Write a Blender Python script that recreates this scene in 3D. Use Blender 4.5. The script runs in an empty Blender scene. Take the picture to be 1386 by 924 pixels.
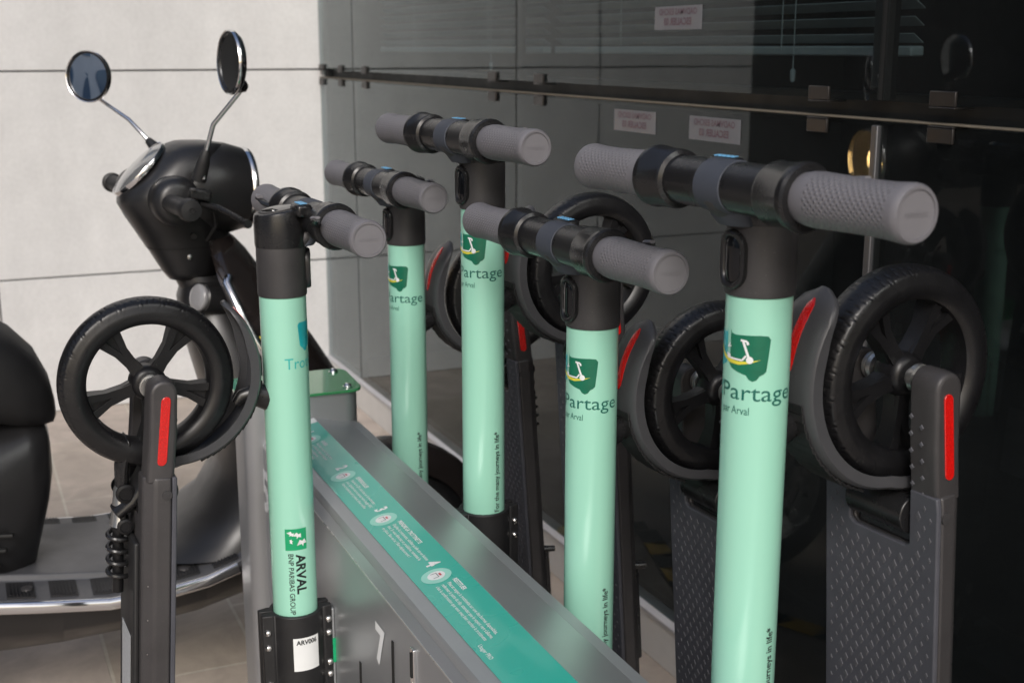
import bpy, bmesh, math, random
from mathutils import Vector, Matrix
random.seed(7)
R = math.radians
PI = math.pi
scene = bpy.context.scene
COL = scene.collection

# ---------------------------------------------------------------- camera
H = 1.287                      # camera height above the pavement
cam_d = bpy.data.cameras.new("camera")
cam = bpy.data.objects.new("camera", cam_d)
COL.objects.link(cam)
cam.location = (0, 0, H)
cam.rotation_euler = (R(90 - 13.03), 0, R(-23.85))
cam_d.sensor_width = 36
cam_d.lens = 1715 / 1386 * 36
cam_d.clip_start = 0.02
cam_d.clip_end = 400
cam_d.dof.use_dof = True
cam_d.dof.focus_distance = 1.45
cam_d.dof.aperture_fstop = 9.0
scene.camera = cam

# ---------------------------------------------------------------- light
SUN_EL, SUN_AZ = 36, 208          # azimuth clockwise from +Y, the sun stands behind and to the left of the camera
world = bpy.data.worlds.new("World")
scene.world = world
world.use_nodes = True
wn = world.node_tree.nodes
wl = world.node_tree.links
for n in list(wn):
    wn.remove(n)
sky = wn.new("ShaderNodeTexSky")
sky.sky_type = 'NISHITA'
sky.sun_disc = False
sky.sun_elevation = R(SUN_EL)
sky.sun_rotation = R(SUN_AZ)
sky.air_density = 1.0
sky.dust_density = 3.0
sky.ozone_density = 1.0
bg = wn.new("ShaderNodeBackground")
bg.inputs['Strength'].default_value = 0.10
wo = wn.new("ShaderNodeOutputWorld")
wl.new(sky.outputs[0], bg.inputs[0])
wl.new(bg.outputs[0], wo.inputs[0])

sd = bpy.data.lights.new("sun", 'SUN')
sd.energy = 1.25
sd.angle = R(22)
sd.color = (1.0, 0.985, 0.965)
sun = bpy.data.objects.new("sun", sd)
COL.objects.link(sun)
sv = Vector((math.sin(R(SUN_AZ)) * math.cos(R(SUN_EL)), math.cos(R(SUN_AZ)) * math.cos(R(SUN_EL)), math.sin(R(SUN_EL))))
sun.rotation_euler = sv.to_track_quat('Z', 'Y').to_euler()

scene.view_settings.view_transform = 'Standard'
scene.view_settings.look = 'None'
scene.view_settings.gamma = 1
scene.view_settings.exposure = 0.43

# ---------------------------------------------------------------- materials
MATS = {}
def N(nt, t, **kw):
    n = nt.nodes.new(t)
    for k, v in kw.items():
        setattr(n, k, v)
    return n

def math_n(nt, op, a, b=None, c=None):
    n = nt.nodes.new("ShaderNodeMath")
    n.operation = op
    for i, v in enumerate((a, b, c)):
        if v is None:
            continue
        if isinstance(v, (int, float)):
            n.inputs[i].default_value = v
        else:
            nt.links.new(v, n.inputs[i])
    return n.outputs[0]

def mat(name, col, rough=0.5, metal=0.0, var=0.06, nscale=30, bump=0.0, bscale=200, coat=0.0, coat_rough=0.05,
        rvar=0.08, spec=0.5, dust=0.0, emit=None, estr=0.0, trans=0.0, ior=1.5):
    m = bpy.data.materials.new(name)
    m.use_nodes = True
    nt = m.node_tree
    p = nt.nodes["Principled BSDF"]
    tc = N(nt, "ShaderNodeTexCoord")
    no = N(nt, "ShaderNodeTexNoise")
    no.inputs['Scale'].default_value = nscale
    no.inputs['Detail'].default_value = 6
    no.inputs['Roughness'].default_value = 0.6
    nt.links.new(tc.outputs['Object'], no.inputs['Vector'])
    mr = N(nt, "ShaderNodeMapRange")
    mr.inputs['From Min'].default_value = 0.1
    mr.inputs['From Max'].default_value = 0.9
    mr.inputs['To Min'].default_value = 1 - 1.7 * var
    mr.inputs['To Max'].default_value = 1 + 1.7 * var
    nt.links.new(no.outputs['Fac'], mr.inputs['Value'])
    vm = N(nt, "ShaderNodeVectorMath", operation='SCALE')
    vm.inputs[0].default_value = col[:3]
    nt.links.new(mr.outputs[0], vm.inputs['Scale'])
    colout = vm.outputs[0]
    if dust > 0:
        n2 = N(nt, "ShaderNodeTexNoise")
        n2.inputs['Scale'].default_value = 420
        n2.inputs['Detail'].default_value = 3
        nt.links.new(tc.outputs['Object'], n2.inputs['Vector'])
        r2 = N(nt, "ShaderNodeMapRange")
        r2.inputs['From Min'].default_value = 0.66
        r2.inputs['From Max'].default_value = 0.74
        r2.inputs['To Max'].default_value = dust
        nt.links.new(n2.outputs['Fac'], r2.inputs['Value'])
        mx = N(nt, "ShaderNodeMix", data_type='RGBA')
        nt.links.new(r2.outputs[0], mx.inputs['Factor'])
        nt.links.new(colout, mx.inputs['A'])
        mx.inputs['B'].default_value = (0.35, 0.33, 0.3, 1)
        colout = mx.outputs['Result']
    nt.links.new(colout, p.inputs['Base Color'])
    r1 = N(nt, "ShaderNodeMapRange")
    r1.inputs['From Min'].default_value = 0.1
    r1.inputs['From Max'].default_value = 0.9
    r1.inputs['To Min'].default_value = max(0.0, rough - 1.6 * rvar)
    r1.inputs['To Max'].default_value = min(1, rough + 1.6 * rvar)
    n3 = N(nt, "ShaderNodeTexNoise")
    n3.inputs['Scale'].default_value = nscale * 0.6
    n3.inputs['Detail'].default_value = 5
    nt.links.new(tc.outputs['Object'], n3.inputs['Vector'])
    nt.links.new(n3.outputs['Fac'], r1.inputs['Value'])
    nt.links.new(r1.outputs[0], p.inputs['Roughness'])
    p.inputs['Metallic'].default_value = metal
    p.inputs['Specular IOR Level'].default_value = spec
    p.inputs['Coat Weight'].default_value = coat
    p.inputs['Coat Roughness'].default_value = coat_rough
    p.inputs['Transmission Weight'].default_value = trans
    p.inputs['IOR'].default_value = ior
    if bump > 0:
        bn = N(nt, "ShaderNodeTexNoise")
        bn.inputs['Scale'].default_value = bscale
        bn.inputs['Detail'].default_value = 3
        nt.links.new(tc.outputs['Object'], bn.inputs['Vector'])
        bp = N(nt, "ShaderNodeBump")
        bp.inputs['Strength'].default_value = bump
        bp.inputs['Distance'].default_value = 0.001
        nt.links.new(bn.outputs['Fac'], bp.inputs['Height'])
        nt.links.new(bp.outputs[0], p.inputs['Normal'])
    if emit:
        p.inputs['Emission Color'].default_value = (*emit, 1)
        p.inputs['Emission Strength'].default_value = estr
    MATS[name] = m
    return m

M_green = mat("mint_paint", (0.34, 0.69, 0.54), 0.27, var=0.0, nscale=14, coat=0.5, coat_rough=0.10, rvar=0.0, spec=0.5, dust=0.06)
M_neck = mat("dark_grey_casting", (0.060, 0.058, 0.060), 0.5, metal=0.35, var=0.15, bump=0.25, bscale=900, dust=0.12)
M_blackpl = mat("black_plastic", (0.014, 0.014, 0.015), 0.27, var=0.2, bump=0.06, bscale=500, dust=0.05)
M_blackmat = mat("black_matt_plastic", (0.013, 0.013, 0.014), 0.52, var=0.2, bump=0.15, bscale=900, dust=0.06)
M_band = mat("slate_rubber", (0.048, 0.055, 0.072), 0.62, var=0.1, bump=0.25, bscale=700)
M_gripend = mat("grip_end_rubber", (0.172, 0.168, 0.182), 0.6, var=0.05, bump=0.1, bscale=600)
M_glassblack = mat("dark_lens", (0.006, 0.0065, 0.008), 0.05, rvar=0.02)
M_deck = mat("deck_rubber", (0.072, 0.074, 0.088), 0.55, spec=0.35, var=0.12, bump=0.12, bscale=500, dust=0.05)
M_bump = mat("deck_bump_rubber", (0.092, 0.093, 0.104), 0.7, var=0.1, spec=0.15)
M_deckside = mat("deck_side_grey", (0.062, 0.059, 0.061), 0.42, metal=0.3, var=0.12, bump=0.12, bscale=700, dust=0.1)
M_fender = mat("fender_plastic", (0.058, 0.059, 0.064), 0.38, var=0.1, bump=0.08, bscale=800, dust=0.08)
M_rim = mat("black_rim", (0.009, 0.009, 0.010), 0.34, spec=0.35, var=0.2, bump=0.1, bscale=700, dust=0.08)
M_chrome = mat("chrome", (0.82, 0.82, 0.83), 0.07, metal=1.0, var=0.02, rvar=0.03)
M_steel = mat("screw_steel", (0.62, 0.61, 0.6), 0.25, metal=1.0, var=0.1)
M_sheet = mat("brushed_sheet_metal", (0.50, 0.515, 0.53), 0.40, dust=0.25, metal=0.72, var=0.05, nscale=5, bump=0.05, bscale=80, rvar=0.07)
M_sheetlip = mat("coated_sheet_edge", (0.42, 0.44, 0.455), 0.42, metal=0.55, var=0.04, nscale=8, bump=0.05, bscale=400)
M_foldlight = mat("sheet_fold_highlight", (0.75, 0.75, 0.73), 0.3, metal=0.8)  # pale colour stands in for the highlight along the bend
M_plate = mat("green_acrylic", (0.045, 0.27, 0.10), 0.06, rvar=0.03, coat=1.0, coat_rough=0.02, var=0.04)
M_teal = mat("teal_sticker", (0.028, 0.42, 0.33), 0.3, dust=0.12, var=0.03, nscale=4, coat=0.4)
M_tealpale = mat("pale_teal_ink", (0.30, 0.66, 0.56), 0.4, var=0.02)
M_white = mat("white_ink", (0.78, 0.8, 0.8), 0.45, var=0.02)
M_whitemark = mat("white_vinyl_marking", (0.85, 0.86, 0.86), 0.6, var=0.03)
M_redink = mat("red_ink", (0.5, 0.03, 0.06), 0.4)
M_greyink = mat("grey_ink", (0.08, 0.1, 0.12), 0.4)
M_ink = mat("dark_green_ink", (0.012, 0.13, 0.10), 0.35)
M_tealink = mat("bright_teal_ink", (0.03, 0.45, 0.42), 0.35)
M_blackink = mat("black_ink", (0.012, 0.016, 0.016), 0.35)
M_loggreen = mat("deep_green_ink", (0.006, 0.155, 0.085), 0.3, var=0.25, nscale=25)
M_logteal = mat("light_blue_ink", (0.02, 0.38, 0.42), 0.3, var=0.25, nscale=25)
M_yellow = mat("yellow_ink", (0.72, 0.66, 0.06), 0.35)
M_bnp = mat("emblem_green", (0.01, 0.36, 0.15), 0.3, var=0.1, nscale=20)
M_blue = mat("blue_print", (0.2, 0.52, 0.85), 0.4)
M_moped = mat("satin_black_bodywork", (0.014, 0.014, 0.015), 0.36, var=0.1, coat=0.15, coat_rough=0.3, bump=0.03, bscale=300)
M_mopedgloss = mat("gloss_black_bodywork", (0.02, 0.016, 0.015), 0.16, var=0.1, coat=0.6)
M_seat = mat("black_seat_vinyl", (0.009, 0.009, 0.010), 0.62, var=0.15, bump=0.3, bscale=500)
M_floorb = mat("floorboard_plastic", (0.078, 0.080, 0.088), 0.42, var=0.1, bump=0.2, bscale=700)
M_floorrub = mat("floor_rubber", (0.018, 0.018, 0.020), 0.6, var=0.1)
M_clear = mat("clear_lens", (0.27, 0.27, 0.28), 0.12, var=0.02, coat=0.5)
M_mirror = mat("mirror_glass", (0.75, 0.78, 0.82), 0.015, metal=1.0, var=0.0, rvar=0.01)
M_lamp = mat("headlamp_glow", (0.9, 0.8, 0.6), 0.2, emit=(1.0, 0.60, 0.22), estr=45.0)
M_rail = mat("pale_aluminium_rail", (0.60, 0.59, 0.57), 0.5, metal=0.0, var=0.06, nscale=10, bump=0.05)
M_railtop = mat("rail_nose", (0.46, 0.46, 0.48), 0.45, metal=0.2, var=0.04)
M_gasket = mat("black_gasket", (0.008, 0.008, 0.008), 0.6)
M_sill = mat("beige_sealant", (0.14, 0.12, 0.09), 0.7, var=0.2, nscale=50)
M_clip = mat("dark_bronze_clip", (0.03, 0.027, 0.026), 0.4, metal=0.5, var=0.15)
M_mull = mat("grey_mullion", (0.09, 0.09, 0.095), 0.4, metal=0.5)
M_inside = mat("interior_dark", (0.012, 0.012, 0.013), 0.8)
M_blind = mat("blind_slat", (0.36, 0.39, 0.40), 0.5)
M_paper = mat("paper_notice", (0.145, 0.15, 0.165), 0.7)
M_magenta = mat("maroon_print", (0.10, 0.055, 0.075), 0.6)
M_tapey = mat("yellow_tape", (0.75, 0.45, 0.02), 0.45)
M_tapeb = mat("black_tape", (0.012, 0.012, 0.012), 0.5)
M_darkwall = mat("dark_cladding", (0.02, 0.021, 0.023), 0.6, var=0.2, nscale=2)
M_lightclad = mat("white_cladding", (0.72, 0.72, 0.70), 0.5, var=0.05, nscale=2)
M_window = mat("window_sky_tint", (0.13, 0.20, 0.29), 0.05, rvar=0.02, coat=1.0)  # blue base colour stands in for sky mirrored in the panes
M_label = mat("spec_label", (0.42, 0.44, 0.46), 0.4, var=0.15, nscale=300)
M_silver = mat("cast_alloy", (0.55, 0.55, 0.54), 0.3, metal=0.9, var=0.1)

# reflective red
def mat_red():
    m = mat("red_reflector", (0.62, 0.008, 0.008), 0.18, var=0.05, coat=1.0, coat_rough=0.04)
    nt = m.node_tree; p = nt.nodes["Principled BSDF"]
    tc = N(nt, "ShaderNodeTexCoord")
    vo = N(nt, "ShaderNodeTexVoronoi"); vo.inputs['Scale'].default_value = 620
    nt.links.new(tc.outputs['Object'], vo.inputs['Vector'])
    bp = N(nt, "ShaderNodeBump"); bp.inputs['Strength'].default_value = 0.4; bp.inputs['Distance'].default_value = 0.0008
    nt.links.new(vo.outputs['Distance'], bp.inputs['Height'])
    nt.links.new(bp.outputs[0], p.inputs['Normal'])
    mr = N(nt, "ShaderNodeMapRange"); mr.inputs['From Max'].default_value = 0.8
    mr.inputs['To Min'].default_value = 0.72; mr.inputs['To Max'].default_value = 1.15
    nt.links.new(vo.outputs['Distance'], mr.inputs['Value'])
    vm = N(nt, "ShaderNodeVectorMath", operation='SCALE'); vm.inputs[0].default_value = (0.62, 0.008, 0.006)
    nt.links.new(mr.outputs[0], vm.inputs['Scale'])
    nt.links.new(vm.outputs[0], p.inputs['Base Color'])
    return m
M_red = mat_red()

def mat_grip():
    """rubber grip, diamond knurl from two crossing helices round the object's local Y axis"""
    m = mat("knurled_grip_rubber", (0.158, 0.154, 0.168), 0.52, var=0.04)
    nt = m.node_tree; p = nt.nodes["Principled BSDF"]
    tc = N(nt, "ShaderNodeTexCoord"); sx = N(nt, "ShaderNodeSeparateXYZ")
    nt.links.new(tc.outputs['Object'], sx.inputs[0])
    ang = math_n(nt, 'ARCTAN2', sx.outputs[0], sx.outputs[2])
    a = math_n(nt, 'MULTIPLY', ang, 22.0)
    b = math_n(nt, 'MULTIPLY', sx.outputs[1], 2 * PI / 0.0062)
    s1 = math_n(nt, 'SINE', math_n(nt, 'ADD', a, b))
    s2 = math_n(nt, 'SINE', math_n(nt, 'SUBTRACT', a, b))
    h = math_n(nt, 'MULTIPLY', math_n(nt, 'ADD', s1, s2), 0.5)
    h = math_n(nt, 'MAXIMUM', h, 0.0)
    ya = math_n(nt, 'ABSOLUTE', sx.outputs[1])
    h = math_n(nt, 'MULTIPLY', h, math_n(nt, 'MULTIPLY', math_n(nt, 'GREATER_THAN', ya, 0.122), math_n(nt, 'LESS_THAN', ya, 0.209)))
    bp = N(nt, "ShaderNodeBump"); bp.inputs['Strength'].default_value = 0.9; bp.inputs['Distance'].default_value = 0.0009
    nt.links.new(h, bp.inputs['Height']); nt.links.new(bp.outputs[0], p.inputs['Normal'])
    return m
M_grip = mat_grip()

def mat_tyre(name, n, width, rr):
    """rubber with curved sipes; object origin = wheel centre, axle = local Y"""
    m = mat(name, (0.008, 0.008, 0.009), 0.33, var=0.2, spec=0.5, nscale=60, dust=0.08)
    nt = m.node_tree; p = nt.nodes["Principled BSDF"]
    tc = N(nt, "ShaderNodeTexCoord"); sx = N(nt, "ShaderNodeSeparateXYZ")
    nt.links.new(tc.outputs['Object'], sx.inputs[0])
    ang = math_n(nt, 'ARCTAN2', sx.outputs[0], sx.outputs[2])
    ay = math_n(nt, 'ABSOLUTE', math_n(nt, 'DIVIDE', sx.outputs[1], width))
    curve = math_n(nt, 'POWER', ay, 1.6)
    v = math_n(nt, 'ADD', math_n(nt, 'MULTIPLY', ang, n / (2 * PI)), math_n(nt, 'MULTIPLY', curve, 1.9))
    fr = math_n(nt, 'ABSOLUTE', math_n(nt, 'SUBTRACT', math_n(nt, 'FRACT', v), 0.5))
    g = math_n(nt, 'LESS_THAN', fr, 0.045)
    r2 = math_n(nt, 'SQRT', math_n(nt, 'ADD', math_n(nt, 'MULTIPLY', sx.outputs[0], sx.outputs[0]), math_n(nt, 'MULTIPLY', sx.outputs[2], sx.outputs[2])))
    onrim = math_n(nt, 'GREATER_THAN', r2, rr)
    g = math_n(nt, 'MULTIPLY', g, onrim)
    bp = N(nt, "ShaderNodeBump"); bp.inputs['Strength'].default_value = 1.0; bp.inputs['Distance'].default_value = 0.0025
    bp.invert = True
    nt.links.new(g, bp.inputs['Height']); nt.links.new(bp.outputs[0], p.inputs['Normal'])
    return m
M_tyre = mat_tyre("tyre_rubber", 30, 0.022, 0.083)
M_bigtyre = mat_tyre("moped_tyre_rubber", 34, 0.05, 0.185)

def mat_glass():
    m = bpy.data.materials.new("tinted_facade_glass"); m.use_nodes = True
    nt = m.node_tree
    for n in list(nt.nodes): nt.nodes.remove(n)
    out = N(nt, "ShaderNodeOutputMaterial")
    tr = N(nt, "ShaderNodeBsdfTransparent"); tr.inputs[0].default_value = (0.60, 0.65, 0.66, 1)
    gl = N(nt, "ShaderNodeBsdfGlossy"); gl.inputs['Roughness'].default_value = 0.012; gl.inputs[0].default_value = (0.86, 0.92, 0.93, 1)
    fr = N(nt, "ShaderNodeFresnel"); fr.inputs['IOR'].default_value = 1.5
    geo = N(nt, "ShaderNodeNewGeometry")
    inv = math_n(nt, 'SUBTRACT', 1.0, geo.outputs['Backfacing'])
    fac = math_n(nt, 'MULTIPLY', math_n(nt, 'MINIMUM', math_n(nt, 'MULTIPLY', math_n(nt, 'POWER', fr.outputs[0], 1.5), 2.7), 1.0), inv)
    tc = N(nt, "ShaderNodeTexCoord")
    no = N(nt, "ShaderNodeTexNoise"); no.inputs['Scale'].default_value = 3.0; no.inputs['Detail'].default_value = 1
    nt.links.new(tc.outputs['Object'], no.inputs['Vector'])
    bp = N(nt, "ShaderNodeBump"); bp.inputs['Strength'].default_value = 0.15; bp.inputs['Distance'].default_value = 0.002
    nt.links.new(no.outputs['Fac'], bp.inputs['Height']); nt.links.new(bp.outputs[0], gl.inputs['Normal'])
    mx = N(nt, "ShaderNodeMixShader")
    nt.links.new(fac, mx.inputs[0]); nt.links.new(tr.outputs[0], mx.inputs[1]); nt.links.new(gl.outputs[0], mx.inputs[2])
    # thin film of dust
    df = N(nt, "ShaderNodeBsdfDiffuse"); df.inputs[0].default_value = (0.3, 0.3, 0.3, 1)
    n2 = N(nt, "ShaderNodeTexNoise"); n2.inputs['Scale'].default_value = 2.2; n2.inputs['Detail'].default_value = 8
    nt.links.new(tc.outputs['Object'], n2.inputs['Vector'])
    dm = N(nt, "ShaderNodeMapRange"); dm.inputs['From Min'].default_value = 0.35; dm.inputs['From Max'].default_value = 0.75
    dm.inputs['To Min'].default_value = 0.006; dm.inputs['To Max'].default_value = 0.03
    nt.links.new(n2.outputs['Fac'], dm.inputs['Value'])
    m2 = N(nt, "ShaderNodeMixShader")
    nt.links.new(dm.outputs[0], m2.inputs[0]); nt.links.new(mx.outputs[0], m2.inputs[1]); nt.links.new(df.outputs[0], m2.inputs[2])
    nt.links.new(m2.outputs[0], out.inputs[0])
    return m
M_glass = mat_glass()

def mat_stone():
    m = bpy.data.materials.new("pale_stone_cladding"); m.use_nodes = True
    nt = m.node_tree; p = nt.nodes["Principled BSDF"]
    tc = N(nt, "ShaderNodeTexCoord")
    n1 = N(nt, "ShaderNodeTexNoise"); n1.inputs['Scale'].default_value = 9; n1.inputs['Detail'].default_value = 8; n1.inputs['Roughness'].default_value = 0.65
    n2 = N(nt, "ShaderNodeTexNoise"); n2.inputs['Scale'].default_value = 70; n2.inputs['Detail'].default_value = 4
    for n in (n1, n2): nt.links.new(tc.outputs['Object'], n.inputs['Vector'])
    cr = N(nt, "ShaderNodeValToRGB")
    cr.color_ramp.elements[0].position = 0.3; cr.color_ramp.elements[0].color = (0.585, 0.59, 0.595, 1)
    cr.color_ramp.elements[1].position = 0.7; cr.color_ramp.elements[1].color = (0.705, 0.71, 0.715, 1)
    mx = math_n(nt, 'ADD', math_n(nt, 'MULTIPLY', n1.outputs['Fac'], 0.6), math_n(nt, 'MULTIPLY', n2.outputs['Fac'], 0.4))
    n3 = N(nt, "ShaderNodeTexNoise"); n3.inputs['Scale'].default_value = 1.3; n3.inputs['Detail'].default_value = 7; n3.inputs['Roughness'].default_value = 0.6
    mp = N(nt, "ShaderNodeMapping"); mp.inputs['Scale'].default_value = (3.0, 3.0, 0.7)
    nt.links.new(tc.outputs['Object'], mp.inputs['Vector']); nt.links.new(mp.outputs[0], n3.inputs['Vector'])
    ms = N(nt, "ShaderNodeMapRange"); ms.inputs['From Min'].default_value = 0.2; ms.inputs['From Max'].default_value = 0.8
    ms.inputs['To Min'].default_value = 0.88; ms.inputs['To Max'].default_value = 1.08
    nt.links.new(n3.outputs['Fac'], ms.inputs['Value'])
    vs_ = N(nt, "ShaderNodeVectorMath", operation='SCALE')
    nt.links.new(mx, cr.inputs[0]); nt.links.new(cr.outputs[0], vs_.inputs[0]); nt.links.new(ms.outputs[0], vs_.inputs['Scale'])
    nt.links.new(vs_.outputs[0], p.inputs['Base Color'])
    p.inputs['Roughness'].default_value = 0.75
    bp = N(nt, "ShaderNodeBump"); bp.inputs['Strength'].default_value = 0.25; bp.inputs['Distance'].default_value = 0.002
    nt.links.new(n2.outputs['Fac'], bp.inputs['Height']); nt.links.new(bp.outputs[0], p.inputs['Normal'])
    return m
M_stone = mat_stone()

def mat_paving():
    m = bpy.data.materials.new("stone_paving"); m.use_nodes = True
    nt = m.node_tree; p = nt.nodes["Principled BSDF"]
    tc = N(nt, "ShaderNodeTexCoord")
    mp = N(nt, "ShaderNodeMapping")
    mp.inputs['Rotation'].default_value = (0, 0, R(90))
    mp.inputs['Location'].default_value = (0.12, 0.083, 0)
    nt.links.new(tc.outputs['Object'], mp.inputs['Vector'])
    br = N(nt, "ShaderNodeTexBrick")
    br.inputs['Scale'].default_value = 1.0
    br.inputs['Brick Width'].default_value = 0.6; br.inputs['Row Height'].default_value = 0.3
    br.inputs['Mortar Size'].default_value = 0.004; br.inputs['Mortar Smooth'].default_value = 0.2
    br.inputs['Color1'].default_value = (0.42, 0.36, 0.30, 1)
    br.inputs['Color2'].default_value = (0.47, 0.405, 0.36, 1)
    br.inputs['Mortar'].default_value = (0.52, 0.48, 0.41, 1)
    nt.links.new(mp.outputs[0], br.inputs['Vector'])
    n1 = N(nt, "ShaderNodeTexNoise"); n1.inputs['Scale'].default_value = 5; n1.inputs['Detail'].default_value = 9; n1.inputs['Roughness'].default_value = 0.65
    n1.inputs['Distortion'].default_value = 0.6
    nt.links.new(tc.outputs['Object'], n1.inputs['Vector'])
    mr = N(nt, "ShaderNodeMapRange"); mr.inputs['From Min'].default_value = 0.3; mr.inputs['From Max'].default_value = 0.7
    mr.inputs['To Min'].default_value = 0.72; mr.inputs['To Max'].default_value = 1.22
    nt.links.new(n1.outputs['Fac'], mr.inputs['Value'])
    vm = N(nt, "ShaderNodeVectorMath", operation='SCALE')
    nt.links.new(br.outputs['Color'], vm.inputs[0]); nt.links.new(mr.outputs[0], vm.inputs['Scale'])
    nt.links.new(vm.outputs[0], p.inputs['Base Color'])
    p.inputs['Roughness'].default_value = 0.7
    n2 = N(nt, "ShaderNodeTexNoise"); n2.inputs['Scale'].default_value = 150; n2.inputs['Detail'].default_value = 4
    nt.links.new(tc.outputs['Object'], n2.inputs['Vector'])
    hh = math_n(nt, 'SUBTRACT', math_n(nt, 'MULTIPLY', n2.outputs['Fac'], 0.3), br.outputs['Fac'])
    bp = N(nt, "ShaderNodeBump"); bp.inputs['Strength'].default_value = 0.5; bp.inputs['Distance'].default_value = 0.002
    nt.links.new(hh, bp.inputs['Height']); nt.links.new(bp.outputs[0], p.inputs['Normal'])
    return m
M_paving = mat_paving()

# ---------------------------------------------------------------- mesh helpers
class MB:
    def __init__(s): s.v = []; s.f = []
    def add(s, vs, fs):
        o = len(s.v); s.v += [Vector(v) for v in vs]; s.f += [[i + o for i in f] for f in fs]; return s
    def box(s, c, d, rot=None):
        hx, hy, hz = d[0] / 2, d[1] / 2, d[2] / 2
        vs = [Vector((x, y, z)) for x in (-hx, hx) for y in (-hy, hy) for z in (-hz, hz)]
        if rot is not None: vs = [rot @ v for v in vs]
        vs = [v + Vector(c) for v in vs]
        return s.add(vs, [[0, 1, 3, 2], [4, 6, 7, 5], [0, 4, 5, 1], [2, 3, 7, 6], [0, 2, 6, 4], [1, 5, 7, 3]])
    def loft(s, rings, close=True, caps=True, loop=False):
        n = len(rings[0]); vs = [v for r in rings for v in r]; fs = []
        m = len(rings)
        for i in range(m if loop else m - 1):
            j = (i + 1) % m
            for k in range(n if close else n - 1):
                l = (k + 1) % n
                fs.append([i * n + k, i * n + l, j * n + l, j * n + k])
        if caps and not loop:
            fs.append(list(range(n))[::-1]); fs.append([(m - 1) * n + k for k in range(n)])
        return s.add(vs, fs)
    def lathe(s, prof, c=(0, 0, 0), axis=(0, 0, 1), n=40, caps=False, loop=False):
        """prof: (radius, height along axis)"""
        ax = Vector(axis).normalized(); q = ax.to_track_quat('Z', 'Y'); rings = []
        for r, h in prof:
            rings.append([Vector(c) + q @ Vector((r * math.cos(2 * PI * k / n), r * math.sin(2 * PI * k / n), h)) for k in range(n)])
        return s.loft(rings, True, caps, loop)
    def cyl(s, a, b, r, r2=None, n=24):
        a = Vector(a); b = Vector(b)
        return s.lathe([(r, 0), (r if r2 is None else r2, (b - a).length)], a, b - a, n, caps=True)
    def tube(s, pts, rad, n=12, closed=False, flat=None):
        pts = [Vector(p) for p in pts]; rings = []; m = len(pts)
        if not isinstance(rad, (list, tuple)): rad = [rad] * m
        up = None
        for i in range(m):
            if closed: t = (pts[(i + 1) % m] - pts[i - 1]).normalized()
            else: t = (pts[min(i + 1, m - 1)] - pts[max(i - 1, 0)]).normalized()
            if up is None:
                up = Vector((0, 0, 1)) if abs(t.z) < 0.9 else Vector((1, 0, 0))
            a = t.cross(up).normalized(); b = a.cross(t).normalized(); up = b
            fl = flat or (1, 1)
            rings.append([pts[i] + a * (rad[i] * fl[0] * math.cos(2 * PI * k / n)) + b * (rad[i] * fl[1] * math.sin(2 * PI * k / n)) for k in range(n)])
        return s.loft(rings, True, not closed, closed)
    def prism(s, poly, mp, h0, h1):
        """poly 2D (ccw), mp(u,v,h)->3D"""
        n = len(poly)
        vs = [mp(u, v, h0) for u, v in poly] + [mp(u, v, h1) for u, v in poly]
        fs = [list(range(n))[::-1], [n + i for i in range(n)]]
        fs += [[i, (i + 1) % n, n + (i + 1) % n, n + i] for i in range(n)]
        return s.add(vs, fs)
    def build(s, name, m, parent=None, origin=(0, 0, 0), smooth=35, bevel=0, seg=2, sub=0):
        o = Vector(origin)
        me = bpy.data.meshes.new(name)
        me.from_pydata([tuple(v - o) for v in s.v], [], s.f)
        bm = bmesh.new(); bm.from_mesh(me)
        bmesh.ops.recalc_face_normals(bm, faces=bm.faces)
        bm.to_mesh(me); bm.free()
        me.materials.append(m)
        if smooth:
            me.polygons.foreach_set('use_smooth', [True] * len(me.polygons))
            me.set_sharp_from_angle(angle=R(smooth))
        ob = bpy.data.objects.new(name, me); COL.objects.link(ob)
        ob.location = o
        if parent is not None: ob.parent = parent
        if bevel:
            b = ob.modifiers.new("bevel", 'BEVEL'); b.width = bevel; b.segments = seg; b.limit_method = 'ANGLE'; b.angle_limit = R(30)
            b.harden_normals = False
        if sub:
            b = ob.modifiers.new("sub", 'SUBSURF'); b.levels = sub; b.render_levels = sub
        return ob

def thing(name, label, cat, loc=(0, 0, 0), rz=0, group=None):
    o = bpy.data.objects.new(name, None); COL.objects.link(o)
    o.empty_display_size = 0.1
    o.location = loc; o.rotation_euler = (0, 0, rz)
    o['label'] = label; o['category'] = cat
    if group: o['group'] = group
    return o
def tag(o, label, cat, group=None):
    o['label'] = label; o['category'] = cat
    if group: o['group'] = group
    return o
def copy_tree(o, parent=None):
    c = o.copy(); COL.objects.link(c)
    if parent is not None: c.parent = parent
    for ch in [x for x in bpy.data.objects if x.parent == o]:
        copy_tree(ch, c)
    return c

def rrect(w, h, r, n=5, cx=0, cy=0):
    pts = []
    for (sx, sy, a0) in ((1, 1, 0), (-1, 1, 90), (-1, -1, 180), (1, -1, 270)):
        for i in range(n + 1):
            a = R(a0 + 90 * i / n)
            pts.append((cx + sx * (w / 2 - r) + r * math.cos(a), cy + sy * (h / 2 - r) + r * math.sin(a)))
    return pts
def ell(a, b, n=28, cx=0, cy=0):
    return [(cx + a * math.cos(2 * PI * k / n), cy + b * math.sin(2 * PI * k / n)) for k in range(n)]

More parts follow.
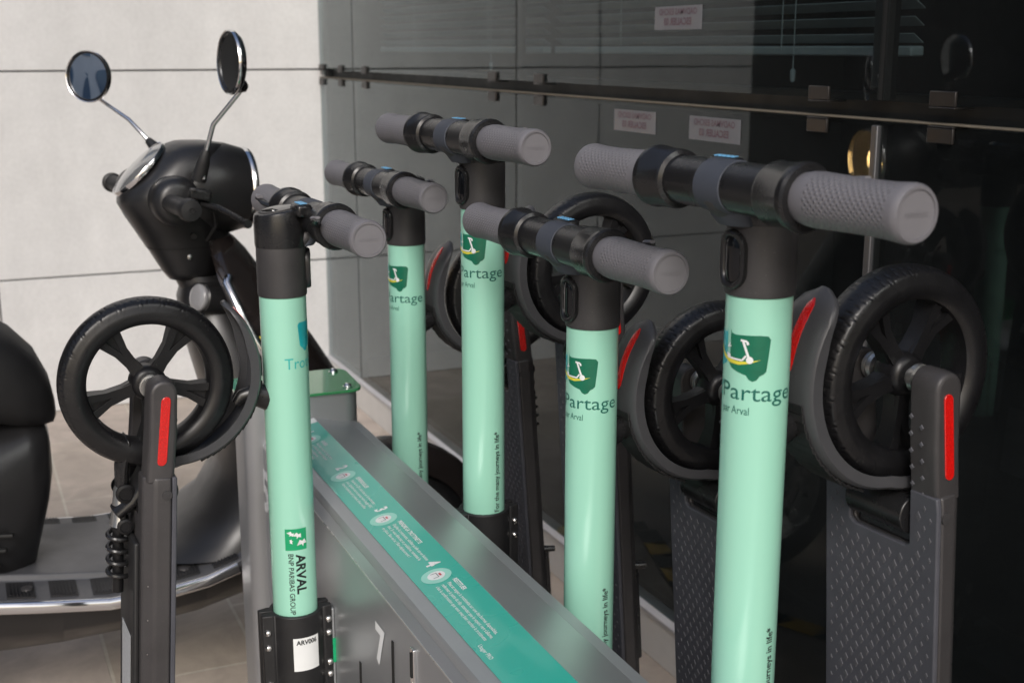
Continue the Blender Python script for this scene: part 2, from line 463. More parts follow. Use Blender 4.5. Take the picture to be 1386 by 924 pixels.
# 2D ink (text or polygons) mapped on a surface: mp(u, v, h) -> 3D, cut in strips so that it can bend
def text_bm(body, size, align='LEFT', bold=0.0, spacing=1.0, width=None, line=1.0, res=3):
    cu = bpy.data.curves.new("t", 'FONT'); cu.body = body; cu.size = size; cu.align_x = align
    cu.offset = bold * size; cu.space_character = spacing; cu.space_line = line; cu.resolution_u = res
    ob = bpy.data.objects.new("t", cu); COL.objects.link(ob)
    dg = bpy.context.evaluated_depsgraph_get(); dg.update()
    me = ob.evaluated_get(dg).to_mesh()
    bm = bmesh.new(); bm.from_mesh(me)
    ob.evaluated_get(dg).to_mesh_clear()
    bpy.data.objects.remove(ob); bpy.data.curves.remove(cu)
    if width:
        xs = [v.co.x for v in bm.verts]; k = width / (max(xs) - min(xs)); x0 = min(xs)
        for v in bm.verts: v.co.x = (v.co.x - x0) * k
    return bm
def poly_bm(polys):
    bm = bmesh.new()
    for p in polys:
        vs = [bm.verts.new((u, v, 0)) for u, v in p]
        f = bm.faces.new(vs)
    bmesh.ops.triangulate(bm, faces=bm.faces[:])
    return bm
def ink(name, bms, m, parent, mp, h=0.0004, rot=0, off=(0, 0), step=None, flip=False):
    out = bmesh.new(); me0 = bpy.data.meshes.new("tmp")
    if not isinstance(bms, (list, tuple)): bms = [bms]
    ca, sa = math.cos(R(rot)), math.sin(R(rot))
    for bm in bms:
        for v in bm.verts:
            x, y = v.co.x, v.co.y
            if flip: x = -x
            v.co = Vector((x * ca - y * sa + off[0], x * sa + y * ca + off[1], 0))
        if step:
            xs = [v.co.x for v in bm.verts]; a = min(xs) + step
            while a < max(xs):
                bmesh.ops.bisect_plane(bm, geom=bm.verts[:] + bm.edges[:] + bm.faces[:], plane_co=(a, 0, 0), plane_no=(1, 0, 0))
                a += step
        bm.to_mesh(me0); out.from_mesh(me0); bm.free()
    for v in out.verts: v.co = mp(v.co.x, v.co.y, h)
    bmesh.ops.recalc_face_normals(out, faces=out.faces)
    me = bpy.data.meshes.new(name); out.to_mesh(me); out.free()
    bpy.data.meshes.remove(me0)
    me.materials.append(m)
    ob = bpy.data.objects.new(name, me); COL.objects.link(ob)
    if parent is not None: ob.parent = parent
    return ob

# ================================================================ SETTING
XF = 1.3            # facade plane
YW = 4.72           # stone wall plane
gr = MB().add([(-60, -60, 0), (60, -60, 0), (60, 60, 0), (-60, 60, 0)], [[0, 1, 2, 3]]).build("pavement", M_paving, smooth=0)
gr['kind'] = 'structure'

# ---- pale stone wall
w = thing("stone_wall", "pale stone slab wall behind the black moped", "wall", (0, YW, 0))
mb = MB()
zs = [-0.225, 0.492, 1.209, 1.926, 2.643, 3.36, 4.1]
xs = [-0.63, 0.12, 1.318]
for i in range(len(zs) - 1):
    for j in range(2):
        z0, z1 = max(zs[i], 0.0) + 0.003, zs[i + 1] - 0.003
        x0, x1 = xs[j] + 0.003, xs[j + 1] - 0.003
        mb.box(((x0 + x1) / 2, 0.015, (z0 + z1) / 2), (x1 - x0, 0.03, z1 - z0))
mb.build("stone_cladding", M_stone, w, bevel=0.0015)
MB().box((0.345, 0.16, 2.05), (1.96, 0.26, 4.1)).build("wall_core", mat("joint_backing", (0.10, 0.09, 0.08), 0.9), w, smooth=0)  # dark backing that shows through the slab gaps

# ---- glass facade
fa = thing("glass_facade", "dark tinted glass facade with clipped panes, mirroring the stone wall", "facade", (XF, 0, 0))
ys = [-2.508, -1.151, 0.206, 1.562, 2.914, 4.29, YW]
zlo0, zlo1, zup0, zup1 = 0.118, 1.177, 1.209, 4.1
for i in range(len(ys) - 1):
    y0, y1 = ys[i] + 0.005, ys[i + 1] - 0.005
    MB().box((0.006, (y0 + y1) / 2, (zlo0 + zlo1) / 2), (0.012, y1 - y0, zlo1 - zlo0)).build("lower_pane", M_glass, fa, smooth=0)
    MB().box((0.006, (y0 + y1) / 2, (zup0 + zup1) / 2), (0.012, y1 - y0, zup1 - zup0)).build("upper_pane", M_glass, fa, smooth=0)
YC = (ys[0] + YW) / 2; YL = YW - ys[0]
MB().box((0.062, YC, 1.193), (0.05, YL, 0.05)).build("joint_channel", M_gasket, fa, smooth=0)
MB().box((0.010, YC, 1.1805), (0.026, YL, 0.0030)).build("sealant_bead", M_sill, fa, smooth=0, bevel=0.002)
# base rail with a bright nose
mb = MB()
prof = [(0.02, 0.0), (-0.004, 0.0), (-0.004, 0.098), (0.02, 0.098)]
mb.loft([[Vector((x, y, z)) for x, z in prof] for y in (ys[0], YW)])
mb.build("base_rail", M_rail, fa, bevel=0.002)
prof = [(0.03, 0.1), (-0.010, 0.1), (-0.010, 0.107), (0.0, 0.116), (0.03, 0.116)]
MB().loft([[Vector((x, y, z)) for x, z in prof] for y in (ys[0], YW)]).build("rail_nose", M_railtop, fa, bevel=0.001)
for i, y in enumerate(ys[1:-1]):
    MB().box((0.012, y, 0.648), (0.02, 0.016, 1.05)).build("pane_gasket", M_gasket, fa, smooth=0)
    MB().box((0.012, y, 2.65), (0.02, 0.018, 2.88)).build("pane_gasket", M_gasket, fa, smooth=0)
MB().box((-0.001, 1.562, 0.645), (0.012, 0.014, 1.055)).build("mullion", M_mull, fa, bevel=0.002)
MB().box((0.03, 1.60, 2.65), (0.02, 0.02, 2.85)).build("mullion", M_mull, fa, bevel=0.002)
for yj in ys[1:-1]:
    for dy in (-0.14, 0.143):
        for (zc, up) in ((1.2165, 1), (1.165, -1)):
            mb = MB()
            mb.box((-0.004, yj + dy, zc), (0.005, 0.052, 0.022))
            mb.box((0.012, yj + dy, zc - up * 0.0125), (0.038, 0.052, 0.003))
            mb.build("pane_clip", M_clip, fa, bevel=0.002)
for (zc) in (1.2165, 1.165):
    MB().box((-0.004, 4.675, zc), (0.006, 0.062, 0.024)).build("pane_clip", M_clip, fa, bevel=0.002)
# dark room behind
rm = MB()
rm.box((2.4, YC, 2.05), (0.05, YL, 4.1)); rm.box((1.2, ys[0], 2.05), (2.4, 0.05, 4.1)); rm.box((1.2, YW - 0.03, 2.05), (2.36, 0.05, 4.1))
rm.box((1.25, YC, 4.12), (2.5, YL, 0.05)); rm.box((1.25, YC, 0.05), (2.4, YL, 0.1))
rm.build("dark_interior", M_inside, fa, smooth=0)
# blinds
def blind(y0, y1, z0, label):
    b = thing("window_blind", label, "blind", (XF + 0.10, (y0 + y1) / 2, z0), 0, "venetian blinds behind the upper panes")
    mb = MB(); rot = Matrix.Rotation(R(35), 3, 'Y')
    for k in range(46):
        mb.box((0, 0, 0.02 + 0.026 * k), (0.024, y1 - y0, 0.0012), rot)
    mb.build("slats", M_blind, b, smooth=0)
    MB().box((0, 0, 0), (0.026, y1 - y0, 0.016)).build("bottom_rail", M_blind, b, bevel=0.003)
    mb = MB()
    for q in (-0.3, 0.3): mb.cyl((-0.014, q, 0), (-0.014, q, 1.2), 0.0009, n=6)
    mb.build("ladder_cord", M_blind, b)
    MB().cyl((-0.03, -0.36, -0.03), (-0.03, -0.36, 1.2), 0.0009, n=6).build("pull_cord", M_blind, b)
    MB().lathe([(0.001, 0), (0.005, -0.004), (0.004, -0.022), (0.001, -0.024)], (-0.03, -0.36, -0.03), n=10).build("cord_tassel", M_blind, b)
blind(1.60, 2.88, 1.282, "pale venetian blind behind the upper pane with two paper notices")
blind(2.95, 4.25, 1.282, "pale venetian blind behind the upper pane nearest the stone wall")
# notices behind the glass, readable from inside only
def notice(y, z, label):
    n = MB().box((0, 0, 0), (0.001, 0.172, 0.044)).build("paper_notice", M_paper, smooth=0, origin=(0, 0, 0))
    n.location = (XF - 0.0012, y, z); tag(n, label, "notice", "paper notices on the glass facade")
    def mp(u, v, h): return Vector((-h, -u, v))
    a = text_bm("OADVMAS ESICHD", 0.0165, 'CENTER', 0.02)
    b = text_bm("ESCALIER 03", 0.0185, 'CENTER', 0.03)
    for v in b.verts: v.co.y -= 0.019
    for bmm in (a, b):
        for v in bmm.verts: v.co.y += 0.006
    t = ink("notice_text", [a, b], M_magenta, n, mp, 0.0009, flip=True)
notice(2.155, 1.343, "white paper notice stuck high on the upper glass pane")
notice(2.315, 1.140, "paper notice on the lower glass pane, left of the pair under the joint")
notice(2.015, 1.14, "dimmer paper notice on the lower glass pane, right of the pair under the joint")

# ---- surroundings that the glass and chrome mirror
bd = thing("dark_building", "dark clad building across the passage, mirrored in the glass", "building", (-8, 9.5, 0))
MB().box((0, 0, 3.5), (17, 0.4, 7)).build("cladding", M_darkwall, bd, smooth=0)
MB().box((0, -2.3, 4.2), (17, 4.2, 0.3)).build("shade_overhang", M_darkwall, bd, smooth=0)  # unseen overhang, added to keep the building front dark
bw = thing("white_building", "tall white framed building with sky tinted windows facing the glass facade", "building", (-17, -3, 0))
MB().box((0, 0, 6.5), (1, 17, 13)).build("facade_wall", M_lightclad, bw, smooth=0)
for i in range(12):
    for j in range(4):
        MB().box((0.51, -7.7 + 1.4 * i, 1.6 + 3 * j), (0.06, 0.62, 2.3)).build("window", M_window, bw, smooth=0)

# ---- hazard tape on the ground, seen mirrored in the lower glass
tp = thing("hazard_tape", "yellow and black striped tape on the paving, mirrored in the lower glass", "tape", (0, 0, 0))
def tape(p, q, name="tape_strip"):
    p = Vector(p); q = Vector(q); L = (q - p).length; d = (q - p).normalized(); s = Vector((-d.y, d.x, 0)) * 0.03
    n = int(L / 0.08); my = MB(); mk = MB()
    for k in range(n):
        a = p + d * (L * k / n); b = p + d * (L * (k + 1) / n)
        (my if k % 2 else mk).add([a - s, b - s + d * 0.03, b + s + d * 0.03 * 0, a + s], [[0, 1, 2, 3]])
    my.build("yellow_stripe", M_tapey, tp, smooth=0); mk.build("black_stripe", M_tapeb, tp, smooth=0)
tape((0.95, 2.83, 0.006), (1.06, 2.42, 0.006))
tape((0.93, 2.86, 0.006), (1.16, 2.92, 0.006))
tape((0.98, 2.30, 0.006), (0.86, 2.05, 0.006))

# ================================================================ DOCK
DX = 0.518
DR = R(-0.25)           # the dock is turned a little against the facade
dock = thing("docking_station", "grey sheet metal scooter docking station with a green instruction strip", "docking station", (DX, 1.3, 0), DR)
ZR, ZE, ZO = H - 0.603, H - 0.616, H - 0.620
DY0, DY1 = -1.25, 0.70     # local y of near end and of the end post's face
# folded top sheet
prof = [(-0.079, 0.02), (-0.079, ZO - 0.006), (-0.076, ZO - 0.001), (-0.061, ZE), (0, ZR), (0.061, ZE), (0.076, ZO - 0.001), (0.079, ZO - 0.006), (0.079, 0.02)]
topz = [(-0.0612, ZE), (0, ZR), (0.0612, ZE)]
MB().loft([[Vector((x, y, z)) for x, z in topz + [(0.0612, ZE - 0.01), (-0.0612, ZE - 0.01)]] for y in (DY0, DY1)]).build("top_sheet", M_sheet, dock, smooth=20)
for sgn in (-1, 1):
    pr = [(0.0610, ZE - 0.001), (0.0770, ZO + 0.0005), (0.0790, ZO - 0.003), (0.0795, ZO - 0.012), (0.070, ZO - 0.012), (0.061, ZE - 0.008)]
    pr = [(sgn * x, z + 0.0012) for x, z in pr]
    MB().loft([[Vector((x, y, z)) for x, z in pr] for y in (DY0, DY1)]).build("edge_lip", M_sheetlip, dock, smooth=50)
_sp = [(-0.088, 0.02), (-0.088, ZO - 0.022), (-0.0785, ZO - 0.011), (0.0785, ZO - 0.011), (0.088, ZO - 0.022), (0.088, 0.02)]
MB().loft([[Vector((x, y, z)) for x, z in _sp] for y in (DY0, DY1)]).build("side_panel", M_sheet, dock, smooth=0)
for sgn in (-1, 1):
    MB().box((sgn * 0.0878, (DY0 + DY1) / 2, ZO - 0.0222), (0.0014, DY1 - DY0, 0.0018)).build("fold_highlight", M_foldlight, dock, smooth=0)  # bright strip drawn in place of the bend's highlight
MB().box((0, (DY0 + DY1) / 2, 0.01), (0.30, DY1 - DY0, 0.02)).build("foot_plate", M_sheet, dock, bevel=0.003)

# end post: rounded box, slanted green acrylic cap
PY0, PY1 = DY1, DY1 + 0.115
po = [(u, v) for u, v in rrect(0.197, 0.115, 0.028, 7, -0.0165, (PY0 + PY1) / 2)]
def mpz(u, v, h): return Vector((u, v, h))
ZP = H - 0.566
MB().prism(po, mpz, 0.0, ZP).build("end_post", M_sheet, dock, smooth=40)
pl = [(u, v) for u, v in rrect(0.207, 0.125, 0.022, 7, -0.0165, (PY0 + PY1) / 2)]
def mpt(u, v, h): return Vector((u, v, h + 0.06 * (v - PY0)))
cap = MB().prism(pl, mpt, ZP + 0.001, ZP + 0.006).build("cap_plate", M_plate, dock, smooth=40, bevel=0.0008)
for (u, v) in ((0.064, PY0 + 0.014), (0.064, PY1 - 0.014), (-0.097, PY0 + 0.014), (-0.097, PY1 - 0.014)):
    z = ZP + 0.006 + 0.06 * (v - PY0)
    MB().lathe([(0.0085, 0), (0.0085, 0.001), (0.0068, 0.0012), (0.0066, 0.003), (0.004, 0.0058), (0.0001, 0.0066)], (u, v, z), n=20).build("screw", M_chrome, cap)

# instruction strip on the slope facing left
SL = math.hypot(0.061, 0.013)
def mps(u, v, h):
    """u runs towards the viewer (local -y), v up the slope from the left fold"""
    t = v / SL
    return Vector((-0.061 + 0.061 * t - 0.208 * h, 0.70 - u, ZE + 0.013 * t + 0.978 * h))
strip = ink("instruction_strip", poly_bm([[(0.028, 0.001), (1.95, 0.001), (1.95, SL - 0.001), (0.028, SL - 0.001)]]), M_teal, dock, mps, 0.0010)
ink("strip_end", poly_bm([[(0.004, 0.001), (0.027, 0.001), (0.027, SL - 0.001), (0.004, SL - 0.001)]]), M_white, strip, mps, 0.0010)
STEPS = [
    (0.100, "1", "ADHÉRER", "Inscrivez vous sur l'application\net suivez les étapes indiquées\nsur votre téléphone\npour ouvrir le service", 0.085),
    (0.291, "2", "DÉVERROUILLER", "Scannez le QR code situé sur la trottinette\npuis, signalez-vous ou passez votre badge NFC\nVotre trottinette est à présent déverrouillée", 0.115),
    (0.481, "3", "PRENDRE LA TROTTINETTE", "Dépliez la trottinette, vérifiez qu'elle est en bonne\nétat. Si vous détectez un problème, remettez la\nen place. Bon vol et ? Bon déplacement !", 0.130),
    (0.683, "4", "RESTITUER", "Pliez et rangez la trottinette sur une des bornes disponibles,\nrefermez la patte du clip, attendez que le voyant vert s'allume,\nc'est la confirmation que vous avez bien restitué la trottinette", 0.150),
]
for (u, num, head, body, wid) in STEPS:
    ring = ink("icon_ring", poly_bm([ell(0.0185, 0.0185, 36, u, 0.028)]), M_tealpale, strip, mps, 0.0014)
    ink("icon_disc", poly_bm([ell(0.0108, 0.0108, 30, u, 0.028)]), M_white, ring, mps, 0.0018)
    ink("icon_outline", poly_bm([[(u - 0.006, 0.0225), (u - 0.005, 0.0225), (u - 0.005, 0.0295), (u - 0.006, 0.0295)], [(u + 0.005, 0.0225), (u + 0.006, 0.0225), (u + 0.006, 0.0295), (u + 0.005, 0.0295)], [(u - 0.006, 0.0290), (u + 0.006, 0.0290), (u + 0.006, 0.0300), (u - 0.006, 0.0300)]]), M_greyink, ring, mps, 0.0022)
    ink("icon_mark", poly_bm([[(u - 0.003, 0.0315), (u + 0.004, 0.0315), (u + 0.004, 0.0340), (u - 0.003, 0.0340)]]), M_redink, ring, mps, 0.0022)
    t = text_bm(num, 0.024, 'CENTER', 0.035)
    for v in t.verts: v.co.x += u - 0.033; v.co.y += 0.0275
    t2 = text_bm(head, 0.0078, 'LEFT', 0.03, width=0.0038 * len(head))
    for v in t2.verts: v.co.x += u + 0.022; v.co.y += 0.0405
    t3 = text_bm(body, 0.0064, 'LEFT', 0.008, line=1.15, width=wid)
    for v in t3.verts: v.co.x += u + 0.026; v.co.y += 0.0320
    ink("step_number", t, M_white, strip, mps, 0.0014); ink("step_heading", t2, M_white, strip, mps, 0.0014); ink("step_text", t3, M_white, strip, mps, 0.0014)
for q in (0.0, 0.11):
    ink("user_caption", text_bm("Usager PRO", 0.0070, 'LEFT', 0.01, width=0.034), M_white, strip, mps, 0.0014, off=(0.862 + q, 0.0075))

# numbers, slots and latch on the left side
def mpl(u, v, h): return Vector((-0.088 - h, -u, v))     # u towards the viewer
for (num, y, z, hgt) in (("5", 1.990, H - 0.750, 0.070), ("7", 1.372, H - 0.737, 0.050)):
    t = text_bm(num, hgt * 1.4, 'CENTER', 0.035)
    ink("slot_number", t, M_whitemark, dock, mpl, 0.0008, off=(-(y - 1.3), z))
for y in (1.459, 1.321, 1.075, 0.96):
    zt = H - 0.776 if y > 1.4 else H - 0.684
    MB().box((-0.0885, y - 1.3, zt - 0.06), (0.002, 0.006, 0.12)).build("slot", M_gasket, dock, smooth=0)
la = MB().box((-0.0898, 1.243 - 1.3, H - 0.657 - 0.022), (0.004, 0.012, 0.044)).build("latch", M_chrome, dock, bevel=0.001)
MB().box((-0.0922, 1.243 - 1.3, H - 0.657 - 0.020), (0.002, 0.005, 0.03)).build("latch_recess", M_gasket, la, smooth=0)
MB().tube([(-0.092, 1.240 - 1.3, H - 0.697), (-0.095, 1.234 - 1.3, H - 0.715), (-0.092, 1.238 - 1.3, H - 0.745), (-0.092, 1.242 - 1.3, H - 0.785)], 0.0016, 8).build("latch_hook", M_chrome, la)

# ================================================================ SCOOTER (local: +x front, +z up, origin on the stem axis at the ground below)
def build_scooter(ztop):
    T = ztop
    S = thing("kick_scooter", "x", "scooter", (0, 0, 0), 0, "mint green shared kick scooters folded in the docking station")
    RT = 0.030
    # stem
    stem = MB().lathe([(RT, T - 0.62), (RT, T - 0.001), (RT - 0.001, T)], n=64).build("stem_tube", M_green, S)
    def mpc(u, v, h, r=RT):
        a = u / RT
        return Vector(((r + h) * math.cos(a), (r + h) * math.sin(a), T + v))
    # lettering round the front
    ink("name_first_word", text_bm("Trott'", 0.0205, 'LEFT', 0, width=0.0455), M_tealink, stem, mpc, 0.0003, off=(-0.0560, -0.0925), step=0.002)
    ink("name_second_word", text_bm("Partage", 0.0215, 'LEFT', 0.0, width=0.0735), M_ink, stem, mpc, 0.0003, off=(-0.0095, -0.0925), step=0.002)
    ink("name_small_words", text_bm("par Arval", 0.0105, 'LEFT', 0.0, width=0.030), M_ink, stem, mpc, 0.0003, off=(-0.0085, -0.1060), step=0.002)
    # emblem: two rounded blobs, swoosh, little scooter
    def blob(sx):
        p = [(0.002, -0.030), (0.003, -0.0335), (0.007, -0.0345), (0.030, -0.0335), (0.037, -0.034), (0.0395, -0.037), (0.038, -0.052), (0.0365, -0.0645), (0.034, -0.067), (0.031, -0.0685),
             (0.0285, -0.072), (0.025, -0.0735), (0.0215, -0.072), (0.019, -0.0685), (0.011, -0.0665), (0.004, -0.064), (0.0015, -0.061)]
        return [(sx * u, v) for u, v in (p if sx > 0 else p[::-1])]
    sg = [(u * 1.02 - 0.002, -0.051 + (v + 0.051) * 1.05) for u, v in blob(1)]
    ink("emblem_green_shape", poly_bm([sg]), M_loggreen, stem, mpc, 0.0003, step=0.002)
    sb = [(u * 0.86 - 0.003, v * 0.97) for u, v in blob(-1)]
    ink("emblem_blue_shape", poly_bm([sb]), M_logteal, stem, mpc, 0.00026, step=0.002)
    sw = [(-0.016, -0.045), (-0.010, -0.052), (0.0, -0.0565), (0.010, -0.0575), (0.020, -0.0565), (0.030, -0.0545), (0.020, -0.0585), (0.010, -0.0605), (0.0, -0.060), (-0.010, -0.056), (-0.016, -0.049)]
    ink("emblem_swoosh", poly_bm([sw[::-1]]), M_yellow, stem, mpc, 0.0005, step=0.002)
    def seg(a, b, wd):
        dx, dy = b[0] - a[0], b[1] - a[1]; L = math.hypot(dx, dy); nx, ny = -dy / L * wd / 2, dx / L * wd / 2
        return [(a[0] + nx, a[1] + ny), (a[0] - nx, a[1] - ny), (b[0] - nx, b[1] - ny), (b[0] + nx, b[1] + ny)]
    sc = [seg((0.0135, -0.0375), (0.0195, -0.0535), 0.0022), seg((0.0115, -0.0378), (0.0175, -0.0385), 0.0020), seg((0.0175, -0.0385), (0.0185, -0.0415), 0.0022),
          seg((0.017, -0.0515), (0.0135, -0.0560), 0.0017), seg((0.0135, -0.0560), (0.0, -0.0555), 0.0017), seg((0.0, -0.0555), (-0.004, -0.0515), 0.0016),
          ell(0.0033, 0.0033, 14, 0.0203, -0.0552), ell(0.0024, 0.0024, 12, -0.0015, -0.0540), seg((0.0, -0.042), (-0.003, -0.046), 0.0012), seg((-0.003, -0.046), (0.0015, -0.0445), 0.001)]
    ink("emblem_scooter", [poly_bm([q]) for q in sc], M_white, stem, mpc, 0.0007, step=0.002)
    # slogan reading upwards on the left side
    t = text_bm("For the many journeys in life*", 0.0112, 'LEFT', 0.018, width=0.119)
    ink("slogan", t, M_blackink, stem, mpc, 0.0003, rot=90, off=(R(103) * RT + 0.0025, -0.4325), step=0.002)
    # green square emblem with group name on the right side
    c0 = R(-97) * RT
    ink("square_emblem", poly_bm([[(c0 - 0.0145, -0.340), (c0 + 0.0145, -0.340), (c0 + 0.0145, -0.310), (c0 - 0.0145, -0.310)]]), M_bnp, stem, mpc, 0.0003, step=0.002)
    stars = []
    for (u, v, r, a0) in ((-0.0065, -0.0170, 0.0042, 18), (0.0025, -0.0195, 0.0050, 35), (0.0085, -0.0300, 0.0058, 60), (-0.0065, -0.0270, 0.0030, 150)):
        p = []
        for k in range(10):
            rr = r if k % 2 == 0 else r * 0.38
            if k == 4: rr = r * 1.45
            p.append((c0 + u + rr * math.cos(R(a0 + 36 * k)), -0.30 + v + rr * math.sin(R(a0 + 36 * k))))
        stars.append(poly_bm([p]))
    ink("square_emblem_stars", stars, M_white, stem, mpc, 0.0006, step=0.002)
    ink("group_name_large", text_bm("ARVAL", 0.018, 'LEFT', 0.03, width=0.057), M_blackink, stem, mpc, 0.0003, rot=-90, off=(c0 - 0.0012 + 0.0005, -0.346), step=0.002)
    ink("group_name_small", text_bm("BNP PARIBAS GROUP", 0.0098, 'LEFT', 0.012, width=0.087), M_blackink, stem, mpc, 0.0003, rot=-90, off=(c0 - 0.0115 + 0.0005, -0.345), step=0.002)

    # neck and cap
    nk = MB()
    nk.lathe([(0.0290, T + 0.0), (0.0312, T + 0.0006), (0.0316, T + 0.004), (0.0316, T + 0.066)], n=56, caps=True)
    nk.build("neck", M_neck, S, smooth=40, bevel=0)
    sd_ = MB()
    rings = []
    for (x, z, rx, ry) in ((0.006, T + 0.056, 0.020, 0.018), (0.016, T + 0.064, 0.022, 0.021), (0.028, T + 0.073, 0.023, 0.023), (0.040, T + 0.084, 0.022, 0.022), (0.045, T + 0.098, 0.018, 0.018)):
        rings.append([Vector((x + rx * math.cos(2 * PI * k / 28), ry * math.sin(2 * PI * k / 28), z)) for k in range(28)])
    sd_.loft(rings).build("neck_bridge", M_neck, S, smooth=50)
    # black cap with a tilted display
    n = 48; rings = []
    tilt = 0.16
    for (r, z, tl) in ((0.0322, T + 0.064, 0), (0.0328, T + 0.068, 0), (0.0328, T + 0.106, tilt), (0.0318, T + 0.1095, tilt), (0.0290, T + 0.1110, tilt)):
        rings.append([Vector((r * math.cos(2 * PI * k / n), r * math.sin(2 * PI * k / n), z + tl * r * math.cos(2 * PI * k / n))) for k in range(n)])
    cp = MB().loft(rings).build("cap", M_blackpl, S, smooth=40)
    rings = []
    for (r, z) in ((0.0225, T + 0.1113), (0.0225, T + 0.1120), (0.0205, T + 0.1122)):
        rings.append([Vector((r * math.cos(2 * PI * k / n) - 0.001, r * math.sin(2 * PI * k / n), z + tilt * r * math.cos(2 * PI * k / n))) for k in range(n)])
    MB().loft(rings).build("display", M_glassblack, cp, smooth=40)
    rings = []
    for (r, z) in ((0.0255, T + 0.1108), (0.0255, T + 0.1119), (0.0228, T + 0.1122), (0.0228, T + 0.1108)):
        rings.append([Vector((r * math.cos(2 * PI * k / n) - 0.001, r * math.sin(2 * PI * k / n), z + tilt * r * math.cos(2 * PI * k / n))) for k in range(n)])
    MB().loft(rings, caps=False, loop=True).build("display_ring", M_neck, cp, smooth=40)

    # headlight: pill shaped ring and lens on the front
    def pill(w_, h_, n=10):
        p = []
        for i in range(n + 1):
            a = PI * i / n; p.append((w_ / 2 * math.cos(a), (h_ - w_) / 2 + w_ / 2 * math.sin(a)))
        for i in range(n + 1):
            a = PI + PI * i / n; p.append((w_ / 2 * math.cos(a), -(h_ - w_) / 2 + w_ / 2 * math.sin(a)))
        return p
    def mph(u, v, h):
        a = u / 0.033
        return Vector(((0.0315 + h) * math.cos(a), (0.0315 + h) * math.sin(a), T + 0.033 + v))
    hl = MB()
    hl.loft([[mph(u, v, h) for u, v in pill(0.030 - d, 0.050 - d)] for (d, h) in ((-0.004, -0.002), (-0.003, 0.0035), (-0.001, 0.0056), (0.004, 0.0058), (0.008, 0.0042), (0.0085, 0.0010))], caps=False)
    hl = hl.build("headlight", M_blackpl, S, smooth=60)
    MB().loft([[mph(u, v, h) for u, v in pill(0.030 - d, 0.050 - d)] for (d, h) in ((0.0084, 0.0005), (0.0086, 0.0024), (0.014, 0.0034), (0.020, 0.0039), (0.027, 0.0041))]).build("headlight_lens", M_glassblack, hl, smooth=60)

    # handlebar: core, band, collars, grips
    zb, xb = T + 0.098, 0.042
    st = 0.0
    bar = MB().lathe([(0.0222, -0.100), (0.0222, 0.100)], (xb, 0, zb), (-math.sin(st), math.cos(st), 0), n=40, caps=True).build("handlebar", M_blackpl, S)
    ax = Vector((-math.sin(st), math.cos(st), 0)); c = Vector((xb, 0, zb))
    MB().lathe([(0.0220, -0.018), (0.0232, -0.0175), (0.0235, -0.015), (0.0235, 0.015), (0.0232, 0.0175), (0.0220, 0.018)], c, ax, n=40).build("centre_band", M_band, bar)
    mb = MB()
    rings = []
    for (x, z, rx, ry) in ((xb - 0.004, zb - 0.010, 0.017, 0.024), (xb - 0.006, zb - 0.024, 0.015, 0.0235), (xb - 0.012, zb - 0.034, 0.013, 0.0200)):
        rings.append([Vector((x + rx * math.cos(2 * PI * k / 24), ry * math.sin(2 * PI * k / 24), z)) for k in range(24)])
    mb.loft(rings).build("band_saddle", M_band, bar)
    for sg_ in (-1, 1):
        a = ax * sg_
        MB().lathe([(0.0225, 0.064), (0.0262, 0.066), (0.0272, 0.069), (0.0272, 0.094), (0.0284, 0.096), (0.0288, 0.0985), (0.0288, 0.103), (0.0270, 0.1055), (0.0215, 0.1055)], c, a, n=44).build("collar", M_blackpl, S)
        g = MB().lathe([(0.0200, 0.098), (0.0212, 0.107), (0.0219, 0.111), (0.0225, 0.120), (0.0218, 0.144), (0.0212, 0.170), (0.0214, 0.195), (0.0222, 0.208), (0.0226, 0.214), (0.0222, 0.218), (0.0205, 0.2205),
                        (0.0180, 0.2205), (0.0178, 0.2190)], c, a, n=48)
        gob = g.build("grip", M_grip, S, origin=c, smooth=50)
        q = a.to_track_quat('Z', 'Y')
        def mpe(u, v, h, a=a, sg_=sg_): return c + a * (0.2192 + h) + Vector((0, 0, 1)) * v + a.cross(Vector((0, 0, 1))) * (-u)
        MB().lathe([(0.0179, 0.2191), (0.0001, 0.2193)], (0, 0, 0), a, n=40).build('end_disc', M_gripend, gob)
        ink("grip_end_mark", text_bm("ninebot", 0.0072, 'CENTER', 0.0), M_gripend, gob, lambda u, v, h, mpe=mpe: mpe(u, v, h) - c, 0.0006, off=(0, -0.002))
        # throttle / brake paddle on the rider's side
        s2 = 0.030 if sg_ < 0 else -0.022
        if sg_ < 0:
            pd = MB()
            pd.box((xb - 0.022, s2 * sg_ * 1.0, zb + 0.014), (0.020, 0.034, 0.016))
            pdo = pd.build("throttle_pod", M_blackpl, S, bevel=0.004)
            mk = MB()
            for k in range(5):
                mk.box((xb - 0.022 + 0.000, s2 * sg_ - 0.012 + 0.006 * k, zb + 0.0228), (0.010, 0.0024, 0.0008), Matrix.Rotation(R(25), 3, 'Z'))
            mk.build("throttle_marking", M_blue, pdo, smooth=0)
        lv = MB().tube([c + a * 0.100 + Vector((-0.022, 0, 0.004)), c + a * 0.112 + Vector((-0.030, 0, 0.007)), c + a * 0.128 + Vector((-0.034, 0, 0.012)), c + a * 0.134 + Vector((-0.034, 0, 0.014))], [0.006, 0.006, 0.0055, 0.0035], 10, flat=(1, 0.6))
        lvo = lv.build("thumb_lever", M_blackpl, S)
        MB().tube([c + a * 0.122 + Vector((-0.034, 0, 0.0150)), c + a * 0.135 + Vector((-0.033, 0, 0.0170))], [0.005, 0.0035], 10, flat=(1, 0.5)).build("lever_pad", M_gripend, lvo)

